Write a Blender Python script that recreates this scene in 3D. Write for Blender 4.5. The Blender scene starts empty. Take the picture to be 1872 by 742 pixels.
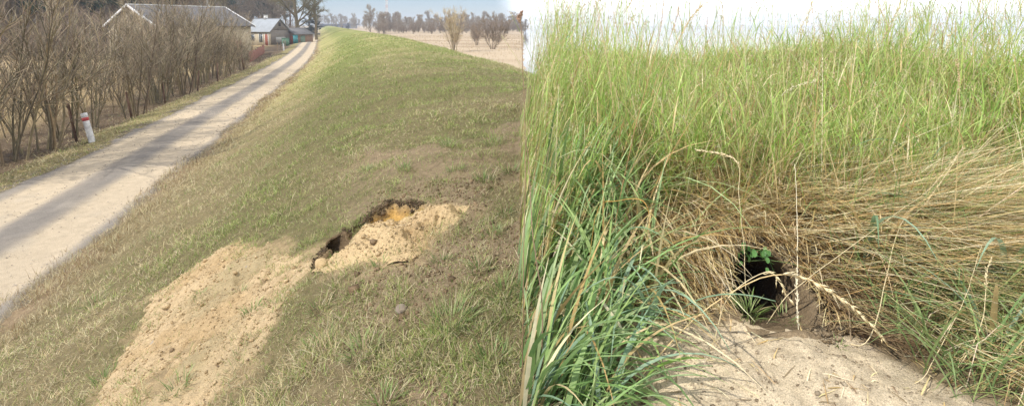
import bpy, math, numpy as np
from mathutils import Vector
SC = bpy.context.scene
COL = SC.collection
R = math.radians

# ------------------------------------------------------------------ camera
cam_data = bpy.data.cameras.new('camera')
cam = bpy.data.objects.new('camera', cam_data); COL.objects.link(cam)
EYE = 3.7
cam.location = (0, 0, EYE)
cam.rotation_euler = (R(90 - 6.0), 0, 0)
cam_data.sensor_fit = 'HORIZONTAL'; cam_data.sensor_width = 36.0
cam_data.lens = 36.0 * 910 / 1872
cam_data.shift_y = -(371 - (45 + 910 * math.tan(R(6.0)))) / 1872
cam_data.clip_start = 0.05; cam_data.clip_end = 20000
SC.camera = cam

# ------------------------------------------------------------------ sky, sun, exposure
SUN_AZ = math.atan2(-.88, -.47); SUN_EL = R(43)
sunvec = Vector((math.sin(SUN_AZ) * math.cos(SUN_EL), math.cos(SUN_AZ) * math.cos(SUN_EL), math.sin(SUN_EL)))
world = bpy.data.worlds.new('World'); SC.world = world; world.use_nodes = True
wn = world.node_tree; wn.nodes.clear()
wo = wn.nodes.new('ShaderNodeOutputWorld')
bg = wn.nodes.new('ShaderNodeBackground'); bg.inputs['Strength'].default_value = 0.11
sky = wn.nodes.new('ShaderNodeTexSky'); sky.sky_type = 'NISHITA'; sky.sun_disc = False
sky.sun_elevation = SUN_EL; sky.sun_rotation = SUN_AZ % (2 * math.pi)
sky.air_density = 1.0; sky.dust_density = 0.1; sky.ozone_density = 1.0
tn = wn.nodes.new('ShaderNodeVectorMath'); tn.operation = 'MULTIPLY'; tn.inputs[1].default_value = (.74, .85, 1.15)
wn.links.new(sky.outputs['Color'], tn.inputs[0]); wn.links.new(tn.outputs[0], bg.inputs['Color'])
# an added bright white cloud sheet stands in for the overexposed right-hand sky
cl = wn.nodes.new('ShaderNodeBackground'); cl.inputs['Color'].default_value = (1.0, 1.0, 1.0, 1); cl.inputs['Strength'].default_value = 1.9
tc = wn.nodes.new('ShaderNodeTexCoord')
sx = wn.nodes.new('ShaderNodeSeparateXYZ'); wn.links.new(tc.outputs['Generated'], sx.inputs[0])
az = wn.nodes.new('ShaderNodeMath'); az.operation = 'ARCTAN2'
wn.links.new(sx.outputs['X'], az.inputs[0]); wn.links.new(sx.outputs['Y'], az.inputs[1])
nz = wn.nodes.new('ShaderNodeTexNoise'); nz.inputs['Scale'].default_value = 3.0; nz.inputs['Detail'].default_value = 6
wn.links.new(tc.outputs['Generated'], nz.inputs['Vector'])
ad = wn.nodes.new('ShaderNodeMath'); ad.operation = 'MULTIPLY_ADD'; ad.inputs[1].default_value = 0.16
wn.links.new(nz.outputs['Fac'], ad.inputs[0]); wn.links.new(az.outputs[0], ad.inputs[2])
mr = wn.nodes.new('ShaderNodeMapRange'); mr.interpolation_type = 'SMOOTHERSTEP'
mr.inputs['From Min'].default_value = 0.04; mr.inputs['From Max'].default_value = 0.14
wn.links.new(ad.outputs[0], mr.inputs['Value'])
mxs = wn.nodes.new('ShaderNodeMixShader')
wn.links.new(mr.outputs['Result'], mxs.inputs['Fac'])
wn.links.new(bg.outputs[0], mxs.inputs[1]); wn.links.new(cl.outputs[0], mxs.inputs[2])
wn.links.new(mxs.outputs[0], wo.inputs['Surface'])

sun_data = bpy.data.lights.new('sun', 'SUN'); sun_data.energy = 5.0; sun_data.angle = R(0.55); sun_data.color = (1.0, .95, .87)
sun = bpy.data.objects.new('sun', sun_data); COL.objects.link(sun)
sun.location = sunvec * 60; sun.rotation_euler = (-sunvec).to_track_quat('-Z', 'Y').to_euler()
SC.view_settings.view_transform = 'Standard'; SC.view_settings.look = 'None'
SC.view_settings.gamma = 1.0; SC.view_settings.use_curve_mapping = False
SC.view_settings.exposure = 0.0
SC.cycles.max_bounces = 6; SC.cycles.transparent_max_bounces = 6; SC.cycles.volume_bounces = 0

# ------------------------------------------------------------------ shape of the land
rng = np.random.default_rng(11)
ORD = ['first', 'second', 'third', 'fourth', 'fifth', 'sixth', 'seventh', 'eighth', 'ninth', 'tenth', 'eleventh', 'twelfth', 'thirteenth', 'fourteenth', 'fifteenth', 'sixteenth', 'seventeenth', 'eighteenth', 'nineteenth', 'twentieth', 'twenty first', 'twenty second', 'twenty third', 'twenty fourth', 'twenty fifth', 'twenty sixth', 'twenty seventh', 'twenty eighth', 'twenty ninth', 'thirtieth']
YAW=math.radians(17.2)
DX,DY=-math.sin(YAW),math.cos(YAW)      # along the dike
NX,NY=-math.cos(YAW),-math.sin(YAW)     # to its left
def smooth(a,b,x):
    t=np.clip((x-a)/(b-a),0,1); return t*t*(3-2*t)
def hash2(i,j,k):
    n=(i*374761393+j*668265263+k*1442695041)&0xffffffff
    n=((n^(n>>13))*1274126177)&0xffffffff
    return ((n^(n>>16))&0xffff)/65535.0
def noise(x,y,seed=0):
    x=np.asarray(x,float);y=np.asarray(y,float)
    i=np.floor(x).astype(np.int64);j=np.floor(y).astype(np.int64)
    fx=x-i;fy=y-j;fx=fx*fx*(3-2*fx);fy=fy*fy*(3-2*fy)
    a=hash2(i,j,seed);b=hash2(i+1,j,seed);c=hash2(i,j+1,seed);d=hash2(i+1,j+1,seed)
    return (a+(b-a)*fx)*(1-fy)+(c+(d-c)*fx)*fy-0.5
def fbm(x,y,seed=0,o=4):
    r=0;a=1.0;x=np.asarray(x,float);y=np.asarray(y,float)
    for k in range(o):
        r=r+a*noise(x,y,seed+k*17); x=x*2.03+3.1;y=y*2.03+1.7;a*=.5
    return r
def off(s): return 0.065*10*np.logaddexp(0,(np.minimum(s,2000)-55)/10.0)
PL=np.array([-400,-40,-16,-12,-10,-7.5,-5.4,-4.2,-3,-1.8,-.8,0,1,2.2,3.4,4.3,4.6,6,7.4,7.8,8.6,9.6,11,16,30,60,400])
PZ=np.array([-.0,-.0,.0,.1,.45,1.35,2.12,2.36,2.42,2.38,2.26,2.06,1.62,.98,.38,.06,.0,.04,.0,-.02,-.12,-.4,-.5,-.55,-.6,-.6,-.6])
_gl=np.arange(-60,60,.05);_gz=np.interp(_gl,PL,PZ);_k=np.exp(-np.linspace(-2,2,17)**2);_k/=_k.sum()
_gs=np.convolve(np.pad(_gz,8,mode='edge'),_k,'valid')
def sl(x,y):
    s=x*DX+y*DY;l=x*NX+y*NY-off(x*DX+y*DY); return s,l
def xy(s,l):
    l=l+off(s); return s*DX+l*NX,s*DY+l*NY
def seg_dist(x,y,pts,closed):
    """distance to a polyline and, for a closed one, a sign (+ inside)"""
    x=np.asarray(x,float);y=np.asarray(y,float);d=np.full(x.shape,1e9);ins=np.zeros(x.shape,bool)
    n=len(pts)
    for k in range(n if closed else n-1):
        ax,ay=pts[k];bx,by=pts[(k+1)%n];ex,ey=bx-ax,by-ay
        t=np.clip(((x-ax)*ex+(y-ay)*ey)/(ex*ex+ey*ey),0,1)
        d=np.minimum(d,np.hypot(x-ax-t*ex,y-ay-t*ey))
        if closed:
            c=((ay>y)!=(by>y))&(x<(bx-ax)*(y-ay)/((by-ay) if by!=ay else 1e-9)+ax); ins^=c
    return np.where(ins,d,-d) if closed else d
SAND_LOW=[(-2.66,4.69),(-2.1,4.25),(-1.67,3.88),(-1.42,3.5),(-1.55,3.39),(-1.5,3.03),(-1.51,2.76),(-1.62,2.5),(-1.7,2.2),(-2.2,2.5),(-2.75,3.1),(-3.05,3.86),(-3.35,4.45),(-3.05,4.72)]
SAND_UP=[(-1.45,3.42),(-1.52,3.62),(-1.36,3.86),(-1.26,4.02),(-1.2,4.12),(-1.05,4.24),(-.86,4.16),(-.72,4.02),(-.5,3.98),(-.33,3.86),(-.40,3.62),(-.52,3.40),(-.68,3.16),(-.95,3.16),(-1.2,3.28)]
SCARP=[(-1.47,3.5),(-1.50,3.68),(-1.36,3.86),(-1.26,4.02),(-1.2,4.12),(-1.05,4.24),(-.86,4.16),(-.75,4.06)]
RBX=np.array([-5,0,.18,.34,.55,1.0,2.0,3.3,4.2,5.2,7.5,9.5,20]);RBZ=np.array([0,0,.08,.24,.31,.37,.51,.69,.75,.66,.23,0,0])
HOLE=(1.055,2.33)
def toe(x): return 2.02+.12*np.sin(x*2.3+.6)+.10*np.clip(np.abs(x-1.05)-.1,0,.5)*0+ .05*np.sin(x*5.1)
def bank(x,y):
    return np.interp(y-toe(x),RBX,RBZ)*(1+.45*fbm(x*.55,y*.25,47,3)*smooth(2.8,4.0,y))*smooth(.008,.085,x/np.maximum(y,.5))*(1-smooth(9,14,x))
def zone_right(x,y): return smooth(.10,.7,x)*smooth(.6,1.4,y)*(1-smooth(7.5,11,np.hypot(x,y)))
def height0(x,y):
    x=np.asarray(x,float);y=np.asarray(y,float)
    s,l=sl(x,y);z=np.interp(l,_gl,_gs)
    w=zone_right(x,y)
    r=np.hypot(x,y);near=1-smooth(60,160,r)
    # unevenness of turf, little on the wheel tracks
    rough=1-smooth(4.2,4.6,l)*(1-smooth(7.3,7.7,l))*.8
    z=z+near*rough*(.10*fbm(x*.45,y*.45,5,3)*smooth(1,5,r)+.075*fbm(x*2.1,y*2.1,11,5))
    z=z+(1-near)*.5*fbm(x*.02,y*.02,31,3)*smooth(200,400,r)
    z=z*(1-w)+w*(2.42+.05*fbm(x*1.7,y*1.7,41,4))+bank(x,y)+w*(.035*fbm(x*6,y*6,43,4)+.012*fbm(x*24,y*24,44,2))
    # ground lowered beyond the bank to hold the added reflecting sheet
    z=z-.7*smooth(.2,3.2,np.degrees(np.arctan2(x,np.maximum(y,.01))))*smooth(14,26,r)*(1-smooth(0,2,z-.4))*(y>0)
    return z
def bowl(x,y): return np.exp(-(((x+.95)/.27)**2+((y-4.12)/.17)**2))
def height(x,y):
    x=np.asarray(x,float);y=np.asarray(y,float);z=height0(x,y)
    m=(np.abs(x+1)<1.2)&(np.abs(y-3.7)<1.2)
    if m.any():
        xs=x[m];ys=y[m];sd=seg_dist(xs,ys,SAND_UP,True)+.05*fbm(xs*7,ys*7,3,3)
        dl=seg_dist(xs,ys,SCARP,False)
        cut=smooth(-.02,.035,sd)*(.015*np.exp(-(dl/.36)**2)+.15*bowl(xs,ys)+.12*np.exp(-(((xs+1.40)/.13)**2+((ys-3.78)/.13)**2)))
        z[m]=z[m]-cut
    return z

# ------------------------------------------------------------------ helpers
def make_mesh(name, v, f, tint=None, smooth_shade=False):
    v = np.asarray(v, np.float32).reshape(-1, 3); f = np.asarray(f, np.int32)
    n, k = f.shape
    me = bpy.data.meshes.new(name)
    me.vertices.add(len(v)); me.vertices.foreach_set('co', v.ravel())
    me.loops.add(n * k); me.loops.foreach_set('vertex_index', f.ravel())
    me.polygons.add(n); me.polygons.foreach_set('loop_start', np.arange(n, dtype=np.int32) * k)
    me.polygons.foreach_set('loop_total', np.full(n, k, np.int32))
    if smooth_shade: me.polygons.foreach_set('use_smooth', np.ones(n, bool))
    me.update(calc_edges=True)
    if tint is not None:
        a = me.color_attributes.new('tint', 'FLOAT_COLOR', 'POINT')
        c = np.ones((len(v), 4), np.float32); c[:, :3] = tint
        a.data.foreach_set('color', c.ravel())
    return me
def link(name, me, mat=None, parent=None, label=None, cat=None, group=None, kind=None, loc=None):
    o = bpy.data.objects.new(name, me); COL.objects.link(o)
    if mat is not None and me is not None and not me.materials: me.materials.append(mat)
    if parent is not None: o.parent = parent
    if loc is not None: o.location = loc
    if label: o['label'] = label
    if cat: o['category'] = cat
    if group: o['group'] = group
    if kind: o['kind'] = kind
    return o
def thing(name, loc, label, cat, group=None, rz=0.0):
    o = link(name, None, None, None, label, cat, group, None, loc); o.rotation_euler = (0, 0, rz); return o
def join(parts):
    """[(verts, quads, tint)] -> one"""
    vs, fs, ts, n = [], [], [], 0
    for v, f, t in parts:
        v = np.asarray(v, float).reshape(-1, 3); vs.append(v); fs.append(np.asarray(f) + n); n += len(v)
        ts.append(np.broadcast_to(np.asarray(t, float), v.shape))
    return np.concatenate(vs), np.concatenate(fs), np.concatenate(ts)
BOXF = np.array([[0, 3, 2, 1], [4, 5, 6, 7], [0, 1, 5, 4], [1, 2, 6, 5], [2, 3, 7, 6], [3, 0, 4, 7]])
def box(x0, x1, y0, y1, z0, z1):
    return np.array([(x0, y0, z0), (x1, y0, z0), (x1, y1, z0), (x0, y1, z0), (x0, y0, z1), (x1, y0, z1), (x1, y1, z1), (x0, y1, z1)], float), BOXF
def H1(x, y): return float(height(np.array([float(x)]), np.array([float(y)]))[0])

def blades(base, azm, length, width, a0, a1, col0, col1, seg=3, twist=0.0, clamp=None, tip=.08, mid=.85):
    """ribbon blades: lean a0 from upright at the root, a0+a1 at the tip, towards azm"""
    n = len(base); azm = np.broadcast_to(azm, n); length = np.broadcast_to(length, n); width = np.broadcast_to(width, n)
    a0 = np.broadcast_to(a0, n); a1 = np.broadcast_to(a1, n)
    dx, dy = np.cos(azm), np.sin(azm)
    sa = azm + math.pi / 2 + np.broadcast_to(twist, n); wx, wy = np.cos(sa), np.sin(sa)
    P = np.zeros((n, seg + 1, 3)); P[:, 0] = base
    for k in range(seg):
        a = a0 + a1 * (k + .5) / seg
        P[:, k + 1, 0] = P[:, k, 0] + dx * np.sin(a) * length / seg
        P[:, k + 1, 1] = P[:, k, 1] + dy * np.sin(a) * length / seg
        P[:, k + 1, 2] = P[:, k, 2] + np.cos(a) * length / seg
    if clamp is not None:
        g = height(P[:, 1:, 0].ravel(), P[:, 1:, 1].ravel()).reshape(n, seg) + np.broadcast_to(clamp, n)[:, None]
        P[:, 1:, 2] = np.maximum(P[:, 1:, 2], g)
    t = np.linspace(0, 1, seg + 1)
    prof = np.interp(t, [0, .35, 1], [.55, 1, tip]) if mid > .8 else np.interp(t, [0, 1], [1, tip])
    hw = (width[:, None] * prof[None] * .5)
    V = np.zeros((n, seg + 1, 2, 3))
    for s, q in ((0, -1), (1, 1)):
        V[:, :, s, 0] = P[:, :, 0] + q * hw * wx[:, None]; V[:, :, s, 1] = P[:, :, 1] + q * hw * wy[:, None]; V[:, :, s, 2] = P[:, :, 2]
    i = np.arange(n)[:, None] * (seg + 1) * 2 + np.arange(seg)[None] * 2
    Fq = np.stack([i, i + 1, i + 3, i + 2], -1).reshape(-1, 4)
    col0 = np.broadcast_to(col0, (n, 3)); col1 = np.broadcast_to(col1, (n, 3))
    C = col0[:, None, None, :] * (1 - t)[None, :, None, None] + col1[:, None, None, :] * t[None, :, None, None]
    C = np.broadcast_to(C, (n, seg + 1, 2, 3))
    return V.reshape(-1, 3), Fq, C.reshape(-1, 3), P
def tubes(P, rad, sides=3):
    """P (n,k,3), rad (n,k)"""
    P = np.asarray(P, float); n, k, _ = P.shape
    T = np.gradient(P, axis=1); T /= np.linalg.norm(T, axis=2, keepdims=True) + 1e-9
    ref = np.where(np.abs(T[:, :, 2:3]) > .9, np.array([1.0, 0, 0]), np.array([0, 0, 1.0]))
    A = np.cross(T, ref); A /= np.linalg.norm(A, axis=2, keepdims=True) + 1e-9
    B = np.cross(T, A)
    an = np.arange(sides) * 2 * math.pi / sides
    V = P[:, :, None] + rad[:, :, None, None] * (A[:, :, None] * np.cos(an)[None, None, :, None] + B[:, :, None] * np.sin(an)[None, None, :, None])
    i = (np.arange(n)[:, None, None] * k + np.arange(k - 1)[None, :, None]) * sides
    j = np.arange(sides)[None, None, :]; j2 = (j + 1) % sides
    Fq = np.stack([i + j, i + j2, i + sides + j2, i + sides + j], -1).reshape(-1, 4)
    return V.reshape(-1, 3), Fq
def sprout(rg, par, m, t0, t1, L, ang, up, k=4, wob=.12, taper=.5):
    """m shoots from every parent polyline"""
    n, kp, _ = par.shape
    t = rg.uniform(t0, t1, (n, m)); x = t * (kp - 1); i = np.minimum(x.astype(int), kp - 2); fr = (x - i)[..., None]
    r = np.arange(n)[:, None]
    b = par[r, i] * (1 - fr) + par[r, i + 1] * fr
    tg = par[r, i + 1] - par[r, i]; tg /= np.linalg.norm(tg, axis=2, keepdims=True) + 1e-9
    q = rg.normal(size=(n, m, 3)); q -= tg * (q * tg).sum(2, keepdims=True); q /= np.linalg.norm(q, axis=2, keepdims=True) + 1e-9
    a = ang * rg.uniform(.6, 1.35, (n, m, 1))
    d = tg * np.cos(a) + q * np.sin(a)
    ln = L * (1 - taper * t) * rg.uniform(.6, 1.25, (n, m))
    P = np.zeros((n, m, k, 3)); P[:, :, 0] = b
    for j in range(1, k):
        d = d + np.array([0, 0, up]) + rg.normal(0, wob, (n, m, 3)); d /= np.linalg.norm(d, axis=2, keepdims=True)
        P[:, :, j] = P[:, :, j - 1] + d * (ln / (k - 1))[..., None]
    return P.reshape(n * m, k, 3), t.reshape(-1)
def lin(n, k, r0, r1): return np.broadcast_to(np.linspace(r0, r1, k)[None], (n, k))
OCT_V = np.array([(1, 0, 0), (-1, 0, 0), (0, 1, 0), (0, -1, 0), (0, 0, 1), (0, 0, -1)], float)
OCT_F = np.array([(0, 2, 4), (2, 1, 4), (1, 3, 4), (3, 0, 4), (2, 0, 5), (1, 2, 5), (3, 1, 5), (0, 3, 5)])
CUB_V = np.array([(-1, -1, -1), (1, -1, -1), (1, 1, -1), (-1, 1, -1), (-1, -1, 1), (1, -1, 1), (1, 1, 1), (-1, 1, 1)], float) * .62
def lumps(rg, pos, size, col, flat=.7, cube=True):
    n = len(pos); src = CUB_V if cube else OCT_V; fc = BOXF if cube else OCT_F
    V = src[None] * (size[:, None, None] * rg.uniform(.65, 1.3, (n, len(src), 3))); V[:, :, 2] *= flat
    a = rg.uniform(0, 6.28, n); c, s = np.cos(a)[:, None], np.sin(a)[:, None]
    X = V[:, :, 0] * c - V[:, :, 1] * s; Y = V[:, :, 0] * s + V[:, :, 1] * c
    V = np.stack([X, Y, V[:, :, 2]], -1) + pos[:, None]
    Fq = (fc[None] + (np.arange(n) * len(src))[:, None, None]).reshape(-1, fc.shape[1])
    C = np.repeat(np.broadcast_to(col, (n, 3)), len(src), 0)
    return V.reshape(-1, 3), Fq, C

# ------------------------------------------------------------------ materials
def nodes(name):
    m = bpy.data.materials.new(name); m.use_nodes = True; t = m.node_tree; t.nodes.clear()
    return m, t, t.nodes.new, t.links.new
def tint_mat(name, rough=.9, translucent=0.0, nscale=40.0, namt=.35, bump=0.0, bscale=60.0, spec=.2, fine=0.0, fscale=400.0):
    """takes the surface's own colour from the 'tint' attribute and breaks it up with noise"""
    m, t, N, L = nodes(name)
    out = N('ShaderNodeOutputMaterial'); at = N('ShaderNodeAttribute'); at.attribute_name = 'tint'
    tcn = N('ShaderNodeTexCoord')
    no = N('ShaderNodeTexNoise'); no.inputs['Scale'].default_value = nscale; no.inputs['Detail'].default_value = 6; no.inputs['Roughness'].default_value = .65
    L(tcn.outputs['Object'], no.inputs['Vector'])
    mr = N('ShaderNodeMapRange'); mr.inputs['From Min'].default_value = .25; mr.inputs['From Max'].default_value = .75
    mr.inputs['To Min'].default_value = 1 - namt; mr.inputs['To Max'].default_value = 1 + namt
    L(no.outputs['Fac'], mr.inputs['Value'])
    mul = N('ShaderNodeVectorMath'); mul.operation = 'SCALE'; L(at.outputs['Color'], mul.inputs[0]); L(mr.outputs['Result'], mul.inputs['Scale'])
    col = mul.outputs[0]
    if fine:
        n2 = N('ShaderNodeTexNoise'); n2.inputs['Scale'].default_value = fscale; n2.inputs['Detail'].default_value = 2
        L(tcn.outputs['Object'], n2.inputs['Vector'])
        m2 = N('ShaderNodeMapRange'); m2.inputs['From Min'].default_value = .3; m2.inputs['From Max'].default_value = .7
        m2.inputs['To Min'].default_value = 1 - fine; m2.inputs['To Max'].default_value = 1 + fine; L(n2.outputs['Fac'], m2.inputs['Value'])
        mu2 = N('ShaderNodeVectorMath'); mu2.operation = 'SCALE'; L(col, mu2.inputs[0]); L(m2.outputs['Result'], mu2.inputs['Scale']); col = mu2.outputs[0]
    p = N('ShaderNodeBsdfPrincipled'); p.inputs['Roughness'].default_value = rough; p.inputs['Specular IOR Level'].default_value = spec
    L(col, p.inputs['Base Color'])
    if bump:
        nb = N('ShaderNodeTexNoise'); nb.inputs['Scale'].default_value = bscale; nb.inputs['Detail'].default_value = 8; nb.inputs['Roughness'].default_value = .7
        L(tcn.outputs['Object'], nb.inputs['Vector'])
        b = N('ShaderNodeBump'); b.inputs['Strength'].default_value = bump; b.inputs['Distance'].default_value = .02
        L(nb.outputs['Fac'], b.inputs['Height']); L(b.outputs['Normal'], p.inputs['Normal'])
    if translucent:
        tr = N('ShaderNodeBsdfTranslucent'); L(col, tr.inputs['Color'])
        mx = N('ShaderNodeMixShader'); mx.inputs['Fac'].default_value = translucent
        L(p.outputs[0], mx.inputs[1]); L(tr.outputs[0], mx.inputs[2]); L(mx.outputs[0], out.inputs['Surface'])
    else: L(p.outputs[0], out.inputs['Surface'])
    return m
def plain(name, col, rough=.8, nscale=8.0, namt=.2, bump=0.0, bscale=30.0, stretch=None, metal=0.0, spec=.3):
    m, t, N, L = nodes(name)
    out = N('ShaderNodeOutputMaterial'); tcn = N('ShaderNodeTexCoord'); no = N('ShaderNodeTexNoise')
    no.inputs['Scale'].default_value = nscale; no.inputs['Detail'].default_value = 6; no.inputs['Roughness'].default_value = .65
    src = tcn.outputs['Object']
    if stretch:
        mp = N('ShaderNodeMapping'); mp.inputs['Scale'].default_value = stretch; L(src, mp.inputs['Vector']); src = mp.outputs[0]
    L(src, no.inputs['Vector'])
    rp = N('ShaderNodeValToRGB'); c = np.array(col)
    rp.color_ramp.elements[0].position = .3; rp.color_ramp.elements[1].position = .72
    rp.color_ramp.elements[0].color = (*np.clip(c * (1 - namt), 0, 1), 1); rp.color_ramp.elements[1].color = (*np.clip(c * (1 + namt), 0, 1), 1)
    L(no.outputs['Fac'], rp.inputs['Fac'])
    p = N('ShaderNodeBsdfPrincipled'); p.inputs['Roughness'].default_value = rough; p.inputs['Metallic'].default_value = metal; p.inputs['Specular IOR Level'].default_value = spec
    L(rp.outputs['Color'], p.inputs['Base Color'])
    if bump:
        nb = N('ShaderNodeTexNoise'); nb.inputs['Scale'].default_value = bscale; nb.inputs['Detail'].default_value = 8; L(src, nb.inputs['Vector'])
        b = N('ShaderNodeBump'); b.inputs['Strength'].default_value = bump; b.inputs['Distance'].default_value = .02
        L(nb.outputs['Fac'], b.inputs['Height']); L(b.outputs['Normal'], p.inputs['Normal'])
    L(p.outputs[0], out.inputs['Surface'])
    return m
M_ground = tint_mat('soil_and_turf', .95, 0, 14, .35, .9, 55, .1, .3, 240)
M_road = tint_mat('gravel_road', .95, 0, 5, .14, .8, 70, .1, .25, 130)
M_sand = tint_mat('dug_sand', .97, 0, 16, .2, 1.0, 45, .05, .22, 200)
M_turf = tint_mat('short_turf_blades', .7, .12, 3, .3)
M_leaf = tint_mat('grass_leaf', .5, .40, 30, .18, spec=.35)
M_straw = tint_mat('dry_straw', .6, .25, 30, .22, spec=.3)
M_pebble = tint_mat('pebbles', .85, 0, 60, .25)
M_bark = tint_mat('bare_wood', .9, 0, 6, .35)
M_needle = tint_mat('pine_needles', .7, .2, 3, .4)

# ------------------------------------------------------------------ ground
def mixc(a, b, w): return np.asarray(a)[..., :] * (1 - w[..., None]) + np.asarray(b) * w[..., None]
HOLE_R = dict(c=(1.15, 2.105), a=.185, b=.185, axis=(.10, .93, -.36))
HOLE_L = dict(c=(-1.405, 3.83), a=.085, b=.075, axis=(-.75, .42, -.50))
def hole_d(h, x, y): return np.hypot((x - h['c'][0]) / h['a'], (y - h['c'][1]) / h['b'])
def apron(x, y):
    """1 on the bare trodden sand in front of the burrow in the tall grass"""
    e = .20 * fbm(x * 4, y * 4, 71, 4)
    d = np.minimum((x - .38) - .22 * (y - 1.7), (1.60 - .25 * (y - 1.6)) - x) + e
    return smooth(-.03, .08, d) * smooth(.0, .10, toe(x) + .03 + e * .6 - y) * smooth(.5, .9, y)
def bare_soil(x, y, s, l):
    n = fbm(x * 1.6, y * 1.6, 91, 4)
    a = smooth(-.05, .35, n + .28 - .9 * smooth(.2, .9, l) - .8 * smooth(5.2, 7.5, s)) * (l < 2)
    d = -seg_dist(x, y, SAND_UP, True)
    return np.maximum(a * .64 * smooth(.5, -.2, l), smooth(.16, .0, d + .3 * n) * .7 * smooth(.35, -.1, l + .3 * n))
def dryness(x, y, s, l):
    d = .37 + .9 * fbm(x * .5, y * .5, 61, 4) + .35 * smooth(1.2, 2.6, l) * smooth(0, 1, 4.6 - l) * (1 - .5 * smooth(3.0, 1.0, l) * smooth(6, 4, s)) - .45 * np.exp(-((l - .3) / 1.0) ** 2) * smooth(5, 9, s) - .12 * smooth(-1, -3, l)
    d = d + .45 * smooth(3.4, 4.2, l)
    return np.clip(d, 0, 1)
def on_sand(x, y): return np.maximum(seg_dist(x, y, SAND_UP, True), seg_dist(x, y, SAND_LOW, True))
def ground_tint(x, y):
    s, l = sl(x, y); r = np.hypot(x, y)
    dr = dryness(x, y, s, l)
    c = mixc(np.broadcast_to((.17, .17, .065), x.shape + (3,)), (.31, .255, .13), dr)
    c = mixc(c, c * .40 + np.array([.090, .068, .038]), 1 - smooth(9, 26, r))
    far = smooth(12, 40, r)
    c = mixc(c, c * np.array([1.15, 1.2, 1.1]) + np.array([.02, .03, .0]), far)
    near = 1 - smooth(8, 14, r)
    c = mixc(c, (.29, .21, .135), bare_soil(x, y, s, l) * near)
    sdl = on_sand(x, y) + .22 * fbm(x * 5, y * 5, 125, 4)
    c = mixc(c, (.40, .295, .165), smooth(-.15, .06, sdl) * .8)
    c = mixc(c, (.26, .19, .115), smooth(3.75, 4.25, l + .5 * fbm(x, y, 8, 3)) * (l < 4.6))
    # verge, hedge floor, rough land behind the hedge, flood plain
    c = mixc(c, (.22, .185, .085), smooth(7.2, 7.6, l) * .8)
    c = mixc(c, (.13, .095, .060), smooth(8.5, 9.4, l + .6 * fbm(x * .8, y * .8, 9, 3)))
    c = mixc(c, (.36, .27, .145), smooth(12, 15, l + 2 * fbm(x * .3, y * .3, 19, 3)))
    fp = smooth(-8.5, -11, l + .6 * fbm(x * .3, y * .3, 21, 3))
    c = mixc(c, mixc(np.broadcast_to((.47, .375, .26), x.shape + (3,)), (.35, .265, .175), smooth(-.15, .35, fbm(x * .03, y * .16, 23, 4))), fp)
    w = zone_right(x, y)
    c = mixc(c, mixc(np.broadcast_to((.26, .20, .12), x.shape + (3,)), (.60, .495, .34), apron(x, y)), w)
    sd = seg_dist(x, y, SAND_UP, True); dl = seg_dist(x, y, SCARP, False)
    m = smooth(-.02, .02, sd) * np.maximum(smooth(.09, .03, dl), smooth(.2, .5, bowl(x, y)))
    orange = smooth(.25, .5, bowl(x, y))
    c = mixc(c, mixc(np.broadcast_to((.19, .135, .08), x.shape + (3,)), (.52, .32, .10), orange), m)
    return c
ra = np.concatenate([np.linspace(.01, 1.4, 26)[:-1], np.arange(1.4, 6.0, .019), np.geomspace(6.0, 1600, 230)])
ta = np.concatenate([np.radians(np.arange(-180, -54, 3.0)), np.radians(np.arange(-54, 54, .24)), np.radians(np.arange(54, 180.01, 3.0))])
RR, TT = np.meshgrid(ra, ta, indexing='ij')
gx = RR * np.sin(TT); gy = RR * np.cos(TT); gz = height(gx.ravel(), gy.ravel()).reshape(gx.shape)
nr, nt = gx.shape
ii = (np.arange(nr - 1)[:, None] * nt + np.arange(nt - 1)[None])
gf = np.stack([ii, ii + nt, ii + nt + 1, ii + 1], -1)
cx = (gx[:-1, :-1] + gx[1:, 1:]) / 2; cy = (gy[:-1, :-1] + gy[1:, 1:]) / 2
keep = (hole_d(HOLE_R, cx, cy) > 1.0) & (hole_d(HOLE_L, cx, cy) > 1.0)
gf = gf[keep]
gv = np.stack([gx, gy, gz], -1).reshape(-1, 3)
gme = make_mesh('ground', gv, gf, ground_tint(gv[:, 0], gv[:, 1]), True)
link('ground', gme, M_ground, kind='structure')

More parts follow.
